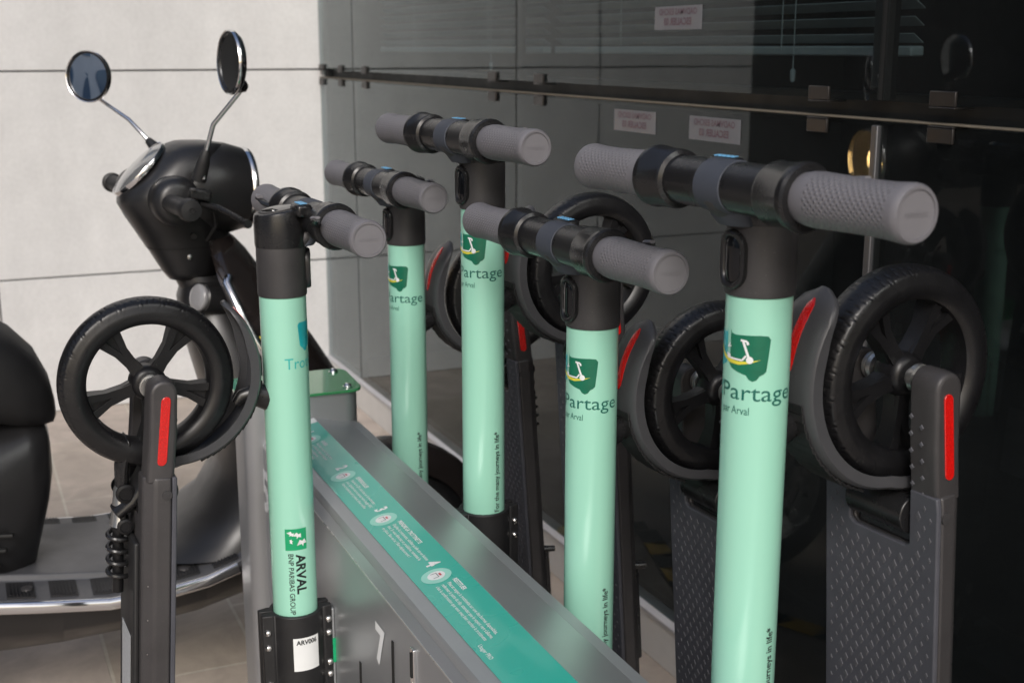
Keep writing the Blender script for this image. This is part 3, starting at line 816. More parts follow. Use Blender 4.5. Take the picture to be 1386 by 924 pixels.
    # hook behind the stem that holds the fender when folded
    MB().tube([(-0.026, 0, T - 0.133), (-0.045, 0, T - 0.128), (-0.060, 0, T - 0.130), (-0.068, 0, T - 0.138)], [0.018, 0.014, 0.010, 0.006], 14, flat=(0.8, 1.0)).build("folding_hook", M_blackpl, S)

    # clamp shells round the stem foot
    ZC = T - 0.434
    cl = MB()
    for side in (-1, 1):
        prof = []
        # half shell outline (x,y) at each z: flange - cylinder - flange
        pts = [(-0.0500, 0.004), (-0.0500, 0.013), (-0.036, 0.016)]
        for k in range(13):
            a = PI - (0.42 + (PI - 0.84) * k / 12)
            pts.append((0.0365 * math.cos(a), 0.0365 * math.sin(a)))
        pts += [(0.036, 0.016), (0.0475, 0.013), (0.0475, 0.004)]
        inner = [(0.0305 * math.cos(PI * k / 12), 0.0305 * math.sin(PI * k / 12)) for k in range(13)]
        inner = [(x, max(y, 0.0008)) for x, y in inner]
        pp = pts + [(0.0305, 0.0008)] + inner[1:-1] + [(-0.0305, 0.0008)]
        pp = [(x, side * y) for x, y in pp]
        cl.prism(pp, lambda u, v, h: Vector((u, v, h)), ZC - 0.165, ZC)
    clo = cl.build("stem_clamp", M_blackmat, S, smooth=30, bevel=0.0025)
    for side in (-1, 1):
        for x in (-0.0430, 0.0412):
            for dz in ((0.020, 0.040, 0.084, 0.102) if x > 0 else (0.024, 0.046, 0.100, 0.122)):
                MB().lathe([(0.0052, -0.002), (0.0052, 0.0012), (0.0040, 0.0034), (0.0020, 0.0046), (0.0001, 0.0048)], (x, side * 0.0142, ZC - dz), (0, side, 0), n=16).build("clamp_screw", M_steel, clo)
    def mpk(u, v, h):
        a = u / 0.0365
        return Vector(((0.0365 + h) * math.cos(a), (0.0365 + h) * math.sin(a), ZC + v))
    u0 = R(-84) * 0.0365
    ink("code_label", poly_bm([[(u0 - 0.0185, -0.078), (u0 + 0.0185, -0.078), (u0 + 0.0185, -0.030), (u0 - 0.0185, -0.030)]]), M_white, clo, mpk, 0.0005, step=0.002)
    ink("code_text", text_bm("ARV006", 0.0092, 'LEFT', 0.03, width=0.029), M_blackink, clo, mpk, 0.0009, off=(u0 - 0.0145, -0.0395), step=0.002)

    # ---- deck: folded up behind the stem, leaning back a little
    LEAN = R(4.0)
    def dk(u, w_, z):
        """u: outwards from the deck's top face, z: along the deck (0 at its upper end at T-0.205)"""
        x = -(0.161 + u * math.cos(LEAN) - z * math.sin(LEAN) * 1.0)
        return Vector((x, w_, T - 0.2 + z * math.cos(LEAN) + u * math.sin(LEAN)))
    outline = [(-0.0765, -0.012), (-0.0765, -0.60), (-0.069, -0.625), (0.069, -0.625), (0.0765, -0.60), (0.0765, -0.012), (0.075, 0.0), (0.041, 0.0), (0.041, -0.056), (0.035, -0.060), (-0.035, -0.060), (-0.041, -0.056), (-0.041, 0.0), (-0.075, 0.0)]
    top = MB().prism(outline, lambda u, v, h: dk(h, u, v), 0.0, 0.006).build("deck", M_deck, S, smooth=30, bevel=0.0015)
    def sh_(k, d): return [(math.copysign(max(abs(u) - d, 0.035 if abs(u) < 0.05 else 0), u), v) for u, v in outline]
    MB().loft([[dk(hh, u, v) for u, v in sh_(0, d)] for hh, d in ((0.0065, 0.0), (0.0260, 0.0018), (0.0400, 0.0130))]).build("deck_body", M_deckside, S, smooth=30, bevel=0.003, seg=3)
    o3 = [(-0.050, -0.09), (-0.050, -0.61), (0.050, -0.61), (0.050, -0.09)]
    und = MB().prism(o3, lambda u, v, h: dk(h, u, v), 0.039, 0.047).build("battery_cover", M_blackmat, S, bevel=0.003)
    MB().prism([(-0.03, -0.22), (0.03, -0.22), (0.03, -0.34), (-0.03, -0.34)], lambda u, v, h: dk(h, u, v), 0.0472, 0.0476).build("rating_label", M_label, und, smooth=0)
    # raised diamonds
    dm = MB(); row = 0; z = -0.014
    while z > -0.60:
        ofs = 0.0 if row % 2 == 0 else 0.0075
        k = -6
        while k <= 6:
            y = k * 0.0150 + ofs
            ok = abs(y) < 0.071 and not (abs(y) < 0.047 and z > -0.073)
            if ok:
                hw, hh = (0.0040, 0.0062) if abs(y) < 0.056 else (0.0026, 0.0038)
                pts = [(y - hw, z), (y, z - hh), (y + hw, z), (y, z + hh)]
                pin = [(y - hw * 0.78, z), (y, z - hh * 0.78), (y + hw * 0.78, z), (y, z + hh * 0.78)]
                dm.add([dk(0.0003, u, v) for u, v in pts] + [dk(-0.0007, u, v) for u, v in pin],
                       [[4, 5, 6, 7]] + [[i, (i + 1) % 4, 4 + (i + 1) % 4, 4 + i] for i in range(4)])
            k += 1
        z -= 0.0102; row += 1
    dm.build("deck_grip_pattern", M_bump, top, smooth=0)
    for side in (-1, 1):
        MB().lathe([(0.0062, -0.001), (0.0060, 0.0010), (0.0001, 0.0012)], dk(0.012, side * 0.0762, -0.022), (0, side, 0), n=20).build("side_cap", M_neck, top)
        tt = MB()
        for k in range(7):
            tt.lathe([(0.0011, -0.001), (0.0009, 0.0004), (0.0001, 0.0005)], dk(0.033, side * 0.0689, -0.14 - 0.045 * k), (0, side, 0), n=8)
        tt.build("side_rivets", M_steel, top)
    MB().tube([dk(0.046, 0.045, -0.36), dk(0.066, 0.050, -0.362)], [0.006, 0.005], 12).build("kickstand_stub", M_blackpl, S)
    MB().prism([(0.03, -0.36), (0.045, -0.36), (0.045, -0.52), (0.03, -0.52)], lambda u, v, h: dk(h, u, v), 0.047, 0.058).build("kickstand", M_blackpl, S, bevel=0.003)

    # ---- rear wheel at the top
    WC = Vector((-0.177, 0, T - 0.095)); RW = 0.103
    ty = MB()
    prof = []
    for k in range(25):
        a = -PI * 0.5 - 0.9 + (PI + 1.8) * k / 24 - 0
        a = R(-140) + R(280) * k / 24
        prof.append((0.0785 + 0.0185 * math.cos(a), 0.0205 * math.sin(a)))
    wheel = bpy.data.objects.new("rear_wheel", None); COL.objects.link(wheel); wheel.parent = S; wheel.location = WC; wheel.scale = (1.04, 1.0, 1.04)
    wheel.empty_display_size = 0.05
    def tyre_rings(nn, prof_, NG, wmax, r_on, depth):
        rings_ = []
        for i in range(nn):
            th_ = 2 * PI * i / nn; er = Vector((math.sin(th_), 0, math.cos(th_))); ring = []
            for (r, y_) in prof_:
                v = th_ * NG / (2 * PI) + 1.9 * abs(y_ / wmax) ** 1.5 * (1 if y_ > 0 else 1) + (0.5 if y_ > 0 else 0)
                fr = abs((v % 1) - 0.5)
                d = depth * max(0.0, 1 - fr / 0.06) if (r > r_on and abs(y_) > 0.0015) else 0
                ring.append(er * (r - d) + Vector((0, y_, 0)))
            rings_.append(ring)
        return rings_
    prof = [(0.0725, -0.0165), (0.0760, -0.0200), (0.0830, -0.0222), (0.0880, -0.0222), (0.0893, -0.0216), (0.0905, -0.0214), (0.0940, -0.0200)]
    prof += [(0.0940 + 0.0092 * math.cos(R(a_)), 0.0205 * math.sin(R(a_))) for a_ in (-72, -62, -52, -42, -32, -22, -12, -4)]
    prof = prof + [(r, -y_) for r, y_ in prof[::-1]]
    ty.loft(tyre_rings(840, prof, 24, 0.0205, 0.0945, 0.0015), close=False, caps=False, loop=True)
    ty.build("tyre", M_tyre, wheel, smooth=40)
    rimm = MB()
    rimm.lathe([(0.0770, -0.0175), (0.0750, -0.0185), (0.0725, -0.0165), (0.0705, -0.0040), (0.0705, 0.0040), (0.0725, 0.0165), (0.0750, 0.0185), (0.0770, 0.0175)], (0, 0, 0), (0, 1, 0), n=72)
    rimm.lathe([(0.0001, -0.0180), (0.014, -0.0180), (0.0185, -0.0150), (0.0215, -0.0080), (0.0215, 0.0080), (0.0185, 0.0150), (0.014, 0.0180), (0.0001, 0.0180)], (0, 0, 0), (0, 1, 0), n=40)
    for k in range(5):
        a0 = R(72 * k + 54)
        for dd in (-1, 1):
            rr = []
            for (r, wd, th, da) in ((0.014, 0.0060, 0.012, 0.12), (0.030, 0.0045, 0.010, 0.07), (0.050, 0.0040, 0.0095, 0.085), (0.0715, 0.0048, 0.0125, 0.15)):
                a = a0 + dd * da * (1 + 0.3 * (0.0675 - r) / 0.05)
                er = Vector((math.cos(a), 0, math.sin(a))); et = Vector((-math.sin(a), 0, math.cos(a)))
                rr.append([er * r + et * wd * s1 + Vector((0, th * s3, 0)) for s1, s3 in ((-1, -1), (1, -1), (1, 1), (-1, 1))])
            rimm.loft(rr)
        rr = []
        for (r, wd, th) in ((0.016, 0.009, 0.006), (0.040, 0.0062, 0.005), (0.058, 0.0075, 0.005), (0.071, 0.016, 0.006)):
            er = Vector((math.cos(a0), 0, math.sin(a0))); et = Vector((-math.sin(a0), 0, math.cos(a0)))
            rr.append([er * r + et * wd * s1 + Vector((0, th * s3, 0)) for s1, s3 in ((-1, -1), (1, -1), (1, 1), (-1, 1))])
        rimm.loft(rr)
    rimm.build("rim", M_rim, wheel, smooth=35)
    for side in (-1, 1):
        MB().lathe([(0.0095, 0.0175), (0.0095, 0.0240), (0.0140, 0.0245), (0.0140, 0.0300), (0.0110, 0.0305), (0.0110, 0.0330), (0.0130, 0.0335), (0.0130, 0.037)], (0, 0, 0), (0, side, 0), n=24, caps=True).build("axle_spacer", M_silver, wheel)

    # ---- side arms with red reflectors
    for side in (-1, 1):
        def ma(u, v, h, side=side): return Vector((WC.x - u + 0.007, side * h, WC.z + v))
        def armsec(d):
            p = [((0.0175 - d) * math.cos(PI * k / 12) + 0.000, (0.0175 - d) * math.sin(PI * k / 12)) for k in range(13)]
            return p + [(-0.0135 + d, -0.055), (-0.0070 + d, -0.1075), (0.0290 - 2.2 * d, -0.1100), (0.0225 - 2 * d, -0.055)]
        arm = MB().loft([[ma(u, v, h) for u, v in armsec(d)] for d, h in ((0, 0.040), (0, 0.060), (0.0012, 0.0700), (0.0038, 0.0725))]).build("side_arm", M_deckside, S, smooth=40, bevel=0.002, seg=2)
        # red strip
        ca, sa = math.cos(R(7)), math.sin(R(7))
        MB().prism([(0.0030 + u * ca + v * sa * -1, -0.046 + v * ca) for u, v in pill(0.0115, 0.086)], lambda u, v, h, side=side: ma(u, v, h), 0.0721, 0.0739).build("side_reflector", M_red, arm, smooth=50, bevel=0.0006)
        dd = MB()
        for k in range(5):
            for q in range(2):
                w0 = 0.043 + 0.013 * q; z0 = -0.030 - 0.017 * k - 0.008 * q; x0 = -0.0175 + 0.0040 * min(1, -z0 / 0.055) + 0.0075 * max(0, (-z0 - 0.055)) / 0.0525
                dd.lathe([(0.0032, 0), (0.0022, 0.0010), (0.0001, 0.0011)], (WC.x - x0 + 0.0078, side * w0, WC.z + z0), (1, 0, 0), n=4)
        dd.build("arm_grip_pattern", M_bump, arm, smooth=0)

    # ---- fender: sweep from above the wheel, round the stem side, to below it
    rings = []
    n = 34
    for i in range(n + 1):
        t = i / n; th = R(137 + (278 - 137) * t)         # angle in a frame where 0 = outwards, 90 = up
        # in world-local: outward = -x, up = +z
        ro = 0.1120 + 0.028 * max(0, math.cos(th - R(163)))
        hw = 0.0305
        if t < 0.10: hw = 0.0305 * math.sqrt(max(0.02, 1 - (1 - t / 0.10) ** 2)) * 0.9 + 0.0305 * 0.1
        side_d = 0.015 * min(1, 0.25 + t * 4)
        if t > 0.86: side_d *= 1.0
        er = Vector((-math.cos(th), 0, math.sin(th)))
        prof = [(-hw, -side_d), (-hw, -0.004), (-hw * 0.90, -0.0010), (-hw * 0.55, 0.0010), (0, 0.0018), (hw * 0.55, 0.0010), (hw * 0.90, -0.0010), (hw, -0.004), (hw, -side_d),
                (hw - 0.0022, -side_d), (hw - 0.0026, -0.0055), (hw * 0.5, -0.0025), (0, -0.0015), (-hw * 0.5, -0.0025), (-hw + 0.0026, -0.0055), (-hw + 0.0022, -side_d)]
        rings.append([WC + er * (ro + b) + Vector((0, a, 0)) for a, b in prof])
    fe = MB().loft(rings).build("fender", M_fender, S, smooth=45)
    rr = []
    for i in range(13):
        t = i / 12; th = R(143 + 31 * t); er = Vector((-math.cos(th), 0, math.sin(th)))
        tt = (134 + 34 * t - 128) / 150
        ro = 0.1120 + 0.028 * max(0, math.cos(th - R(163))) + 0.0012
        hw = 0.0054 * math.sqrt(max(0.03, 1 - abs(2 * t - 1) ** 6))
        rr.append([WC + er * (ro + b) + Vector((0, a, 0)) for a, b in ((-hw, -0.001), (-hw, 0.0012), (0, 0.0018), (hw, 0.0012), (hw, -0.001))])
    MB().loft(rr).build("tail_reflector", M_red, fe, smooth=40)
    # ribbed flap between hook and fender
    fl = MB()
    for i in range(16):
        th = R(186 + 3.6 * i); er = Vector((-math.cos(th), 0, math.sin(th)))
        q = Matrix.Rotation(th - PI, 3, 'Y')
        fl.box(WC + er * (0.1140 + 0.028 * max(0, math.cos(th - R(163)))), (0.0030 if i % 2 else 0.0020, 0.044, 0.0085), q)
    fl.build("ribbed_flap", M_blackmat, fe, smooth=0, bevel=0.0008)

    # ---- suspension between wheel and deck underside
    sp = MB()
    sp.tube([WC + Vector((0.0, 0, -0.100)), WC + Vector((-0.012, 0, -0.125)), WC + Vector((-0.030, 0, -0.150)), WC + Vector((-0.050, 0, -0.165))], [0.016, 0.017, 0.014, 0.012], 14, flat=(1.6, 0.8))
    sp.cyl(dk(0.010, -0.038, -0.030), dk(0.010, 0.038, -0.030), 0.0195, n=28)
    sp.box(dk(0.022, 0, -0.045), (0.026, 0.070, 0.030))
    sp.tube([WC + Vector((-0.018, 0, -0.10)), dk(0.048, 0, 0.030), dk(0.054, 0, -0.004), dk(0.054, 0, -0.030)], [0.010, 0.011, 0.010, 0.009], 12, flat=(2.0, 0.9))
    sp.box(dk(0.030, 0, -0.090), (0.012, 0.090, 0.10))
    spo = sp.build("swing_block", M_blackpl, S, smooth=40, bevel=0.003)
    al = MB(); al.tube([dk(0.050, 0, -0.020), dk(0.056, 0, -0.035), dk(0.058, 0, -0.060), dk(0.058, 0, -0.080)], [0.007, 0.009, 0.008, 0.012], 14, flat=(1.4, 0.9)); al.build("suspension_link", M_silver, spo)
    for side in (-1, 1):
        MB().lathe([(0.012, 0), (0.012, 0.004), (0.0085, 0.005), (0.008, 0.003), (0.0001, 0.003)], dk(0.052, side * 0.016, -0.035), (0, side, 0), n=20).build("pivot_bolt", M_rim, spo)
        MB().lathe([(0.010, 0), (0.010, 0.004), (0.0070, 0.005), (0.0065, 0.003), (0.0001, 0.003)], dk(0.052, side * 0.016, -0.078), (0, side, 0), n=20).build("pivot_bolt", M_rim, spo)
    pts = []
    for k in range(4 * 16 + 1):
        a = 2 * PI * k / 16
        b = dk(0.058, 0, -0.085 - 0.065 * k / 64)
        pts.append(b + Vector((0.0125 * math.cos(a), 0.0125 * math.sin(a), 0)))
    MB().tube(pts, 0.0033, 8).build("spring", M_blackpl, spo)
    MB().cyl(dk(0.058, 0, -0.08), dk(0.058, 0, -0.17), 0.007).build("damper", M_rim, spo)

    # ---- lower stem, fold joint and front wheel (below the clamp)
    MB().prism(rrect(0.10, 0.075, 0.02, 5, -0.03, 0), lambda u, v, h: Vector((u, v, h)), T - 0.80, T - 0.60).build("fold_joint", M_neck, S, bevel=0.004)
    f2 = bpy.data.objects.new("front_wheel", None); COL.objects.link(f2); f2.parent = S; f2.location = (0.02, 0, T - 0.875); f2.empty_display_size = 0.05
    for ch in [x for x in bpy.data.objects if x.parent == wheel]:
        cc = ch.copy(); COL.objects.link(cc); cc.parent = f2
    for side in (-1, 1):
        MB().box((0.012, side * 0.032, T - 0.815), (0.03, 0.010, 0.15)).build("fork_leg", M_neck, S, bevel=0.003)
    return S

HIGH, LOW = H - 0.214, H - 0.310
sc_low = build_scooter(LOW)
slots = [  # x, y, high?, left row?, label
    (0.379, 1.590, False, True, "mint kick scooter alone on the left of the station, ARV006 on its black clamp"),
    (0.655, 0.932, True, False, "nearest and largest kick scooter, rightmost in the row beside the dark glass"),
    (0.660, 1.264, False, False, "second kick scooter from the right, standing low beside the station"),
    (0.665, 1.605, True, False, "tall standing kick scooter whose black stem clamp shows beside the station edge"),
    (0.670, 1.942, False, False, "farthest kick scooter of the right row, smallest, next to the station's green topped post"),
]
x, y, hi, left, lab = slots[0]
sc_low.location = (x, y, 0); sc_low.rotation_euler = (0, 0, R(2.0)); sc_low['label'] = lab
for (x, y, hi, left, lab) in slots[1:]:
    c_ = copy_tree(sc_low)
    c_.location = (x, y, (HIGH - LOW) if hi else 0)
    c_.rotation_euler = (0, 0, PI + R({0.932: 4.5, 1.264: 2.8, 1.605: 5.0, 1.942: 2.5}[y]))
    c_['label'] = lab
# wall plates that hold the clamps on the station
for (x, y, hi, left, lab) in slots:
    sgn = -1 if left else 1
    T_ = (HIGH if hi else LOW) - 0.434
    lx = sgn * 0.0925
    pm = MB().box((lx, y - 1.3 , T_ - 0.075), (0.008, 0.020, 0.135)).build("mounting_plate", M_sheetlip, dock, bevel=0.002)
    MB().box((lx, y - 1.3 - 0.0002, T_ - 0.070), (0.0086, 0.0212, 0.036)).build("green_tag", M_bnp, pm, smooth=0)

# ================================================================ MOPED
M_cover = bpy.data.materials.new("clear_cover"); M_cover.use_nodes = True
_nt = M_cover.node_tree
for _n in list(_nt.nodes): _nt.nodes.remove(_n)
_o = N(_nt, "ShaderNodeOutputMaterial"); _t = N(_nt, "ShaderNodeBsdfTransparent"); _g = N(_nt, "ShaderNodeBsdfGlossy"); _g.inputs['Roughness'].default_value = 0.03
_f = N(_nt, "ShaderNodeFresnel"); _f.inputs['IOR'].default_value = 1.5; _m = N(_nt, "ShaderNodeMixShader")
_ge = N(_nt, "ShaderNodeNewGeometry")
_nt.links.new(math_n(_nt, 'MULTIPLY', _f.outputs[0], math_n(_nt, 'SUBTRACT', 1.0, _ge.outputs['Backfacing'])), _m.inputs[0])
_nt.links.new(_t.outputs[0], _m.inputs[1]); _nt.links.new(_g.outputs[0], _m.inputs[2]); _nt.links.new(_m.outputs[0], _o.inputs[0])
YM = 2.52
mo = thing("moped", "black moped with round chrome mirrors parked between stone wall and station", "moped", (0, YM, 0))
def Z(z): return H + z
def sup(cx, hx, hy, z, n=40, e=2.4, zt=0.0):
    out = []
    for k in range(n):
        a = 2 * PI * k / n; ca, sa = math.cos(a), math.sin(a)
        x = cx + hx * math.copysign(abs(ca) ** (2 / e), ca); y = hy * math.copysign(abs(sa) ** (2 / e), sa)
        out.append(Vector((x, y, Z(z) + zt * (x - cx))))
    return out
STEER = R(7)
# headset, cowl: horizontal sections
secs = [(-0.440, 0.375, 0.462, 0.045), (-0.425, 0.364, 0.468, 0.052), (-0.385, 0.342, 0.480, 0.064), (-0.358, 0.325, 0.498, 0.072), (-0.345, 0.318, 0.486, 0.078), (-0.318, 0.302, 0.480, 0.088), (-0.290, 0.288, 0.478, 0.096),
        (-0.268, 0.290, 0.478, 0.098), (-0.240, 0.318, 0.480, 0.096), (-0.212, 0.348, 0.482, 0.088), (-0.192, 0.370, 0.485, 0.076), (-0.180, 0.386, 0.490, 0.058), (-0.175, 0.400, 0.460, 0.036)]
cowl = MB().loft([sup((a + b) / 2, (b - a) / 2, hw, z, 48, 2.5) for z, a, b, hw in secs]).build("headset_cowl", M_moped, mo, smooth=70)
# instrument cluster
nrm = Vector((-0.70, 0, 0.715)).normalized(); cc = Vector((0.333, 0, Z(-0.226)))
tng = Vector((0.715, 0, 0.70)).normalized()
def oval(c, r1, r2, h, n=40): return [c + tng * (r1 * math.cos(2 * PI * k / n)) + Vector((0, 1, 0)) * (r2 * math.sin(2 * PI * k / n)) + nrm * h for k in range(n)]
cl_ = MB().loft([oval(cc, 0.067, 0.069, -0.004), oval(cc, 0.068, 0.070, 0.003), oval(cc, 0.0670, 0.0690, 0.0050), oval(cc, 0.0648, 0.0668, 0.0048), oval(cc, 0.0645, 0.0665, 0.001)]).build("instrument_ring", M_chrome, mo, smooth=60)
MB().loft([oval(cc, 0.0645, 0.0665, 0.0030), oval(cc, 0.045, 0.046, 0.0100), oval(cc, 0.02, 0.02, 0.0125)]).build("instrument_glass", mat('instrument_lens', (0.16, 0.165, 0.17), 0.12, coat=1.0, rvar=0.02), cl_, smooth=60)
# headlamp
hc = Vector((0.520, 0, Z(-0.270)))
hd = Vector((1, 0.12, -0.05)).normalized()
MB().lathe([(0.0765, 0.002), (0.0800, 0.006), (0.0815, 0.012), (0.0790, 0.017), (0.0745, 0.016), (0.0735, 0.006)], hc, hd, n=56).build("headlamp_ring", M_chrome, mo, smooth=60)
MB().lathe([(0.060, -0.150), (0.086, -0.110), (0.0925, -0.070), (0.0890, -0.030), (0.0800, 0.004), (0.0765, 0.004), (0.0765, -0.030)], hc, hd, n=64).build('headlamp_shroud', M_moped, cowl, smooth=60)
hlm = MB().lathe([(0.074, 0.008), (0.060, 0.020), (0.035, 0.028), (0.0001, 0.031)], hc, hd, n=48).build("headlamp_lens", M_cover, mo, smooth=60)
MB().lathe([(0.073, 0.006), (0.060, -0.010), (0.030, -0.024), (0.012, -0.028)], hc, hd, n=48).build("headlamp_reflector", mat("reflector_bowl", (0.85, 0.84, 0.82), 0.5, metal=1.0, rvar=0.05), hlm, smooth=60)
MB().lathe([(0.0001, -0.024), (0.022, -0.020), (0.024, -0.006), (0.0001, 0.004)], hc, hd, n=24).build("bulb", M_lamp, hlm)
# seams, switchgear and cables
def cowl_ring(z, grow=0.0010):
    for q in range(len(secs) - 1):
        z0, a0, b0, h0 = secs[q]; z1, a1, b1, h1 = secs[q + 1]
        if z0 <= z <= z1:
            t = (z - z0) / (z1 - z0)
            a = a0 + (a1 - a0) * t; b = b0 + (b1 - b0) * t; h = h0 + (h1 - h0) * t
            return sup((a + b) / 2, (b - a) / 2 + grow, h + grow, z, 48, 2.5)
mb = MB()
mb.loft([cowl_ring(-0.3760), cowl_ring(-0.3738)], caps=False)
mb.build("cowl_seam", M_gasket, cowl)
MB().box((0.418, -0.148, Z(-0.262)), (0.040, 0.030, 0.020), Matrix.Rotation(R(12), 3, 'Y')).build("switch_block", M_blackpl, mo, bevel=0.004)
MB().box((0.404, -0.162, Z(-0.252)), (0.010, 0.012, 0.006)).build("switch_button", M_neck, mo, bevel=0.002)
MB().tube([(0.425, -0.120, Z(-0.285)), (0.450, -0.110, Z(-0.300)), (0.455, -0.095, Z(-0.330)), (0.440, -0.075, Z(-0.360))], 0.0035, 10).build("brake_cable", M_blackmat, mo)
MB().box((0.512, 2.335 - YM, Z(-0.545)), (0.006, 0.020, 0.030), Matrix.Rotation(R(-20), 3, 'Y')).build("round_sticker", M_yellow, mo, bevel=0.001)
# handlebar ends
bx = lambda y: 0.332 + (-y) * math.tan(STEER)
def bp_(y, z=-0.276): return Vector((0.345 - y * math.tan(STEER), y, Z(z)))
for sgn in (-1, 1):
    hs = MB(); hs.lathe([(0.030, 0.07), (0.044, 0.095), (0.047, 0.125), (0.042, 0.150), (0.030, 0.158)], bp_(0) + Vector((0.018, 0, 0)), bp_(sgn) - bp_(0), n=32, caps=True)
    hs.build("switch_housing", M_moped, mo, smooth=50)
    g = MB(); d_ = (bp_(sgn) - bp_(0)).normalized()
    g.lathe([(0.016, 0.14), (0.0165, 0.160), (0.0165, 0.262), (0.0205, 0.264), (0.0205, 0.275), (0.0180, 0.284), (0.0050, 0.286), (0.0045, 0.283), (0.0001, 0.283)], bp_(0), d_, n=32)
    g.build("grip", M_blackmat, mo, smooth=45)
    lever = MB().tube([bp_(sgn * 0.13) + Vector((0.045, 0, 0.0)), bp_(sgn * 0.16) + Vector((0.085, 0, -0.012)), bp_(sgn * 0.20) + Vector((0.098, 0, -0.022)), bp_(sgn * 0.25) + Vector((0.100, 0, -0.028)), bp_(sgn * 0.275) + Vector((0.100, 0, -0.030))], [0.006, 0.006, 0.0055, 0.0055, 0.008], 12)
    lever.build("brake_lever", M_blackpl, mo)
def mirror(base, mid, c, nr, Dm, stemmat):
    nr = Vector(nr).normalized(); c = Vector(c)
    st_ = MB().tube([Vector(base) + Vector((0, 0, -0.03)), Vector(base), mid, c - nr * 0.02 + Vector((0, 0, -Dm * 0.38))], [0.0045, 0.0045, 0.0045, 0.0040], 14).build("mirror_stem", M_chrome, mo)
    MB().lathe([(0.014, -0.035), (0.012, 0.0), (0.008, 0.022), (0.005, 0.026)], base, Vector(mid) - Vector(base), n=20).build("stem_boot", M_blackmat, st_)
    hsg = MB().lathe([(0.0001, -0.016), (Dm * 0.30, -0.015), (Dm * 0.44, -0.009), (Dm * 0.495, -0.001), (Dm * 0.50, 0.004), (Dm * 0.485, 0.007), (Dm * 0.465, 0.006), (Dm * 0.460, 0.003)], c, nr, n=48).build("mirror_housing", M_chrome, mo, smooth=60)
    MB().lathe([(Dm * 0.455, -0.002), (Dm * 0.462, 0.0065), (Dm * 0.435, 0.0066), (Dm * 0.430, 0.003)], c, nr, n=48).build("mirror_rim", M_blackpl, hsg)
    MB().lathe([(Dm * 0.445, 0.0035), (Dm * 0.2, 0.0044), (0.0001, 0.0047)], c, nr, n=48).build("mirror_glass", M_mirror, hsg, smooth=60)
    MB().lathe([(0.012, 0), (0.010, 0.012), (0.004, 0.016)], c - nr * 0.012 + Vector((0, 0, -Dm * 0.36)), -nr, n=16, caps=True).build("mirror_joint", M_blackpl, hsg)
mirror((0.428, 2.37 - YM, Z(-0.205)), (0.445, 2.345 - YM, Z(-0.135)), (0.474, 2.30 - YM, Z(-0.025)), (-0.985, -0.16, 0.03), 0.114, None)
mirror((0.392, 2.70 - YM, Z(-0.200)), (0.350, 2.75 - YM, Z(-0.145)), (0.284, 2.82 - YM, Z(-0.058)), (-0.66, -0.75, 0.05), 0.108, None)
# screw and seam on the cowl
MB().lathe([(0.006, 0), (0.005, 0.003), (0.0001, 0.004)], (0.408, -0.063, Z(-0.392)), (0, -1, 0), n=14).build("cowl_screw", M_steel, cowl)
MB().lathe([(0.007, 0), (0.006, 0.003), (0.0001, 0.003)], (0.415, -0.078, Z(-0.350)), (0, -1, 0), n=14).build("cowl_plug", M_gasket, cowl)
# steering neck
MB().loft([sup(0.45, 0.055, 0.055, -0.46, 24), sup(0.432, 0.048, 0.048, -0.435, 24)]).build("steering_neck", M_moped, mo)
# front shield: sections across, open to the rear
def shield_ring(z, xe, xf, hw, th=0.016, n=22):
    o = []; i_ = []
    for k in range(n + 1):
        t = -1 + 2 * k / n
        x = xe + (xf - xe) * (1 - abs(t) ** 2.3); y = hw * math.copysign(abs(t) ** 0.92, t)
        o.append(Vector((x, y, Z(z)))); i_.append(Vector((x - th, y * (1 - th / hw * 0.8), Z(z) + 0.002)))
    return o + i_[::-1]
sh = [(-0.352, 0.470, 0.492, 0.040), (-0.362, 0.462, 0.505, 0.075), (-0.385, 0.458, 0.525, 0.115), (-0.43, 0.462, 0.555, 0.155), (-0.50, 0.485, 0.602, 0.190), (-0.57, 0.520, 0.650, 0.205), (-0.66, 0.560, 0.705, 0.21), (-0.76, 0.575, 0.725, 0.20), (-0.87, 0.560, 0.705, 0.185), (-0.96, 0.51, 0.65, 0.165), (-1.03, 0.44, 0.57, 0.14)]
MB().loft([shield_ring(*q) for q in sh]).build("leg_shield", M_mopedgloss, mo, smooth=60)
# inner shield, neck cover in satin
MB().loft([sup(0.445, 0.045, 0.055, -0.445, 32), sup(0.455, 0.065, 0.085, -0.48, 32), sup(0.475, 0.075, 0.120, -0.56, 32), sup(0.50, 0.075, 0.150, -0.66, 32), sup(0.53, 0.075, 0.168, -0.77, 32), sup(0.532, 0.088, 0.176, -0.84, 32), sup(0.520, 0.115, 0.184, -0.90, 32), sup(0.490, 0.165, 0.192, -0.945, 32), sup(0.455, 0.22, 0.198, -0.966, 32)]).build("inner_shield", M_moped, mo, smooth=70)
# chrome edge along the shield
for sgn in (-1, 1):
    pts = [(xe - 0.004, sgn * (hw + 0.002), Z(z)) for z, xe, xf, hw in sh[3:]]
    MB().tube([Vector(pts[0]) + Vector((0.006, -sgn * 0.012, 0.010))] + pts, 0.0085, 12, flat=(1, 0.7)).build("chrome_edge", M_chrome, mo)
# indicator
MB().lathe([(0.024, -0.006), (0.0265, 0.000), (0.0265, 0.005), (0.0240, 0.0075), (0.012, 0.0085), (0.0001, 0.0088)], (0.417, -0.096, Z(-0.466)), (-0.90, -0.36, 0.22), n=28).build("indicator", M_clear, mo, smooth=60)
MB().lathe([(0.030, -0.05), (0.028, -0.006), (0.024, -0.002)], (0.417, -0.096, Z(-0.466)), (-0.90, -0.36, 0.22), n=28, caps=True).build("indicator_base", M_moped, mo)
MB().tube([(0.40, -0.11, Z(-0.50)), (0.385, -0.12, Z(-0.475))], 0.003, 8).build("hook", M_blackpl, mo)

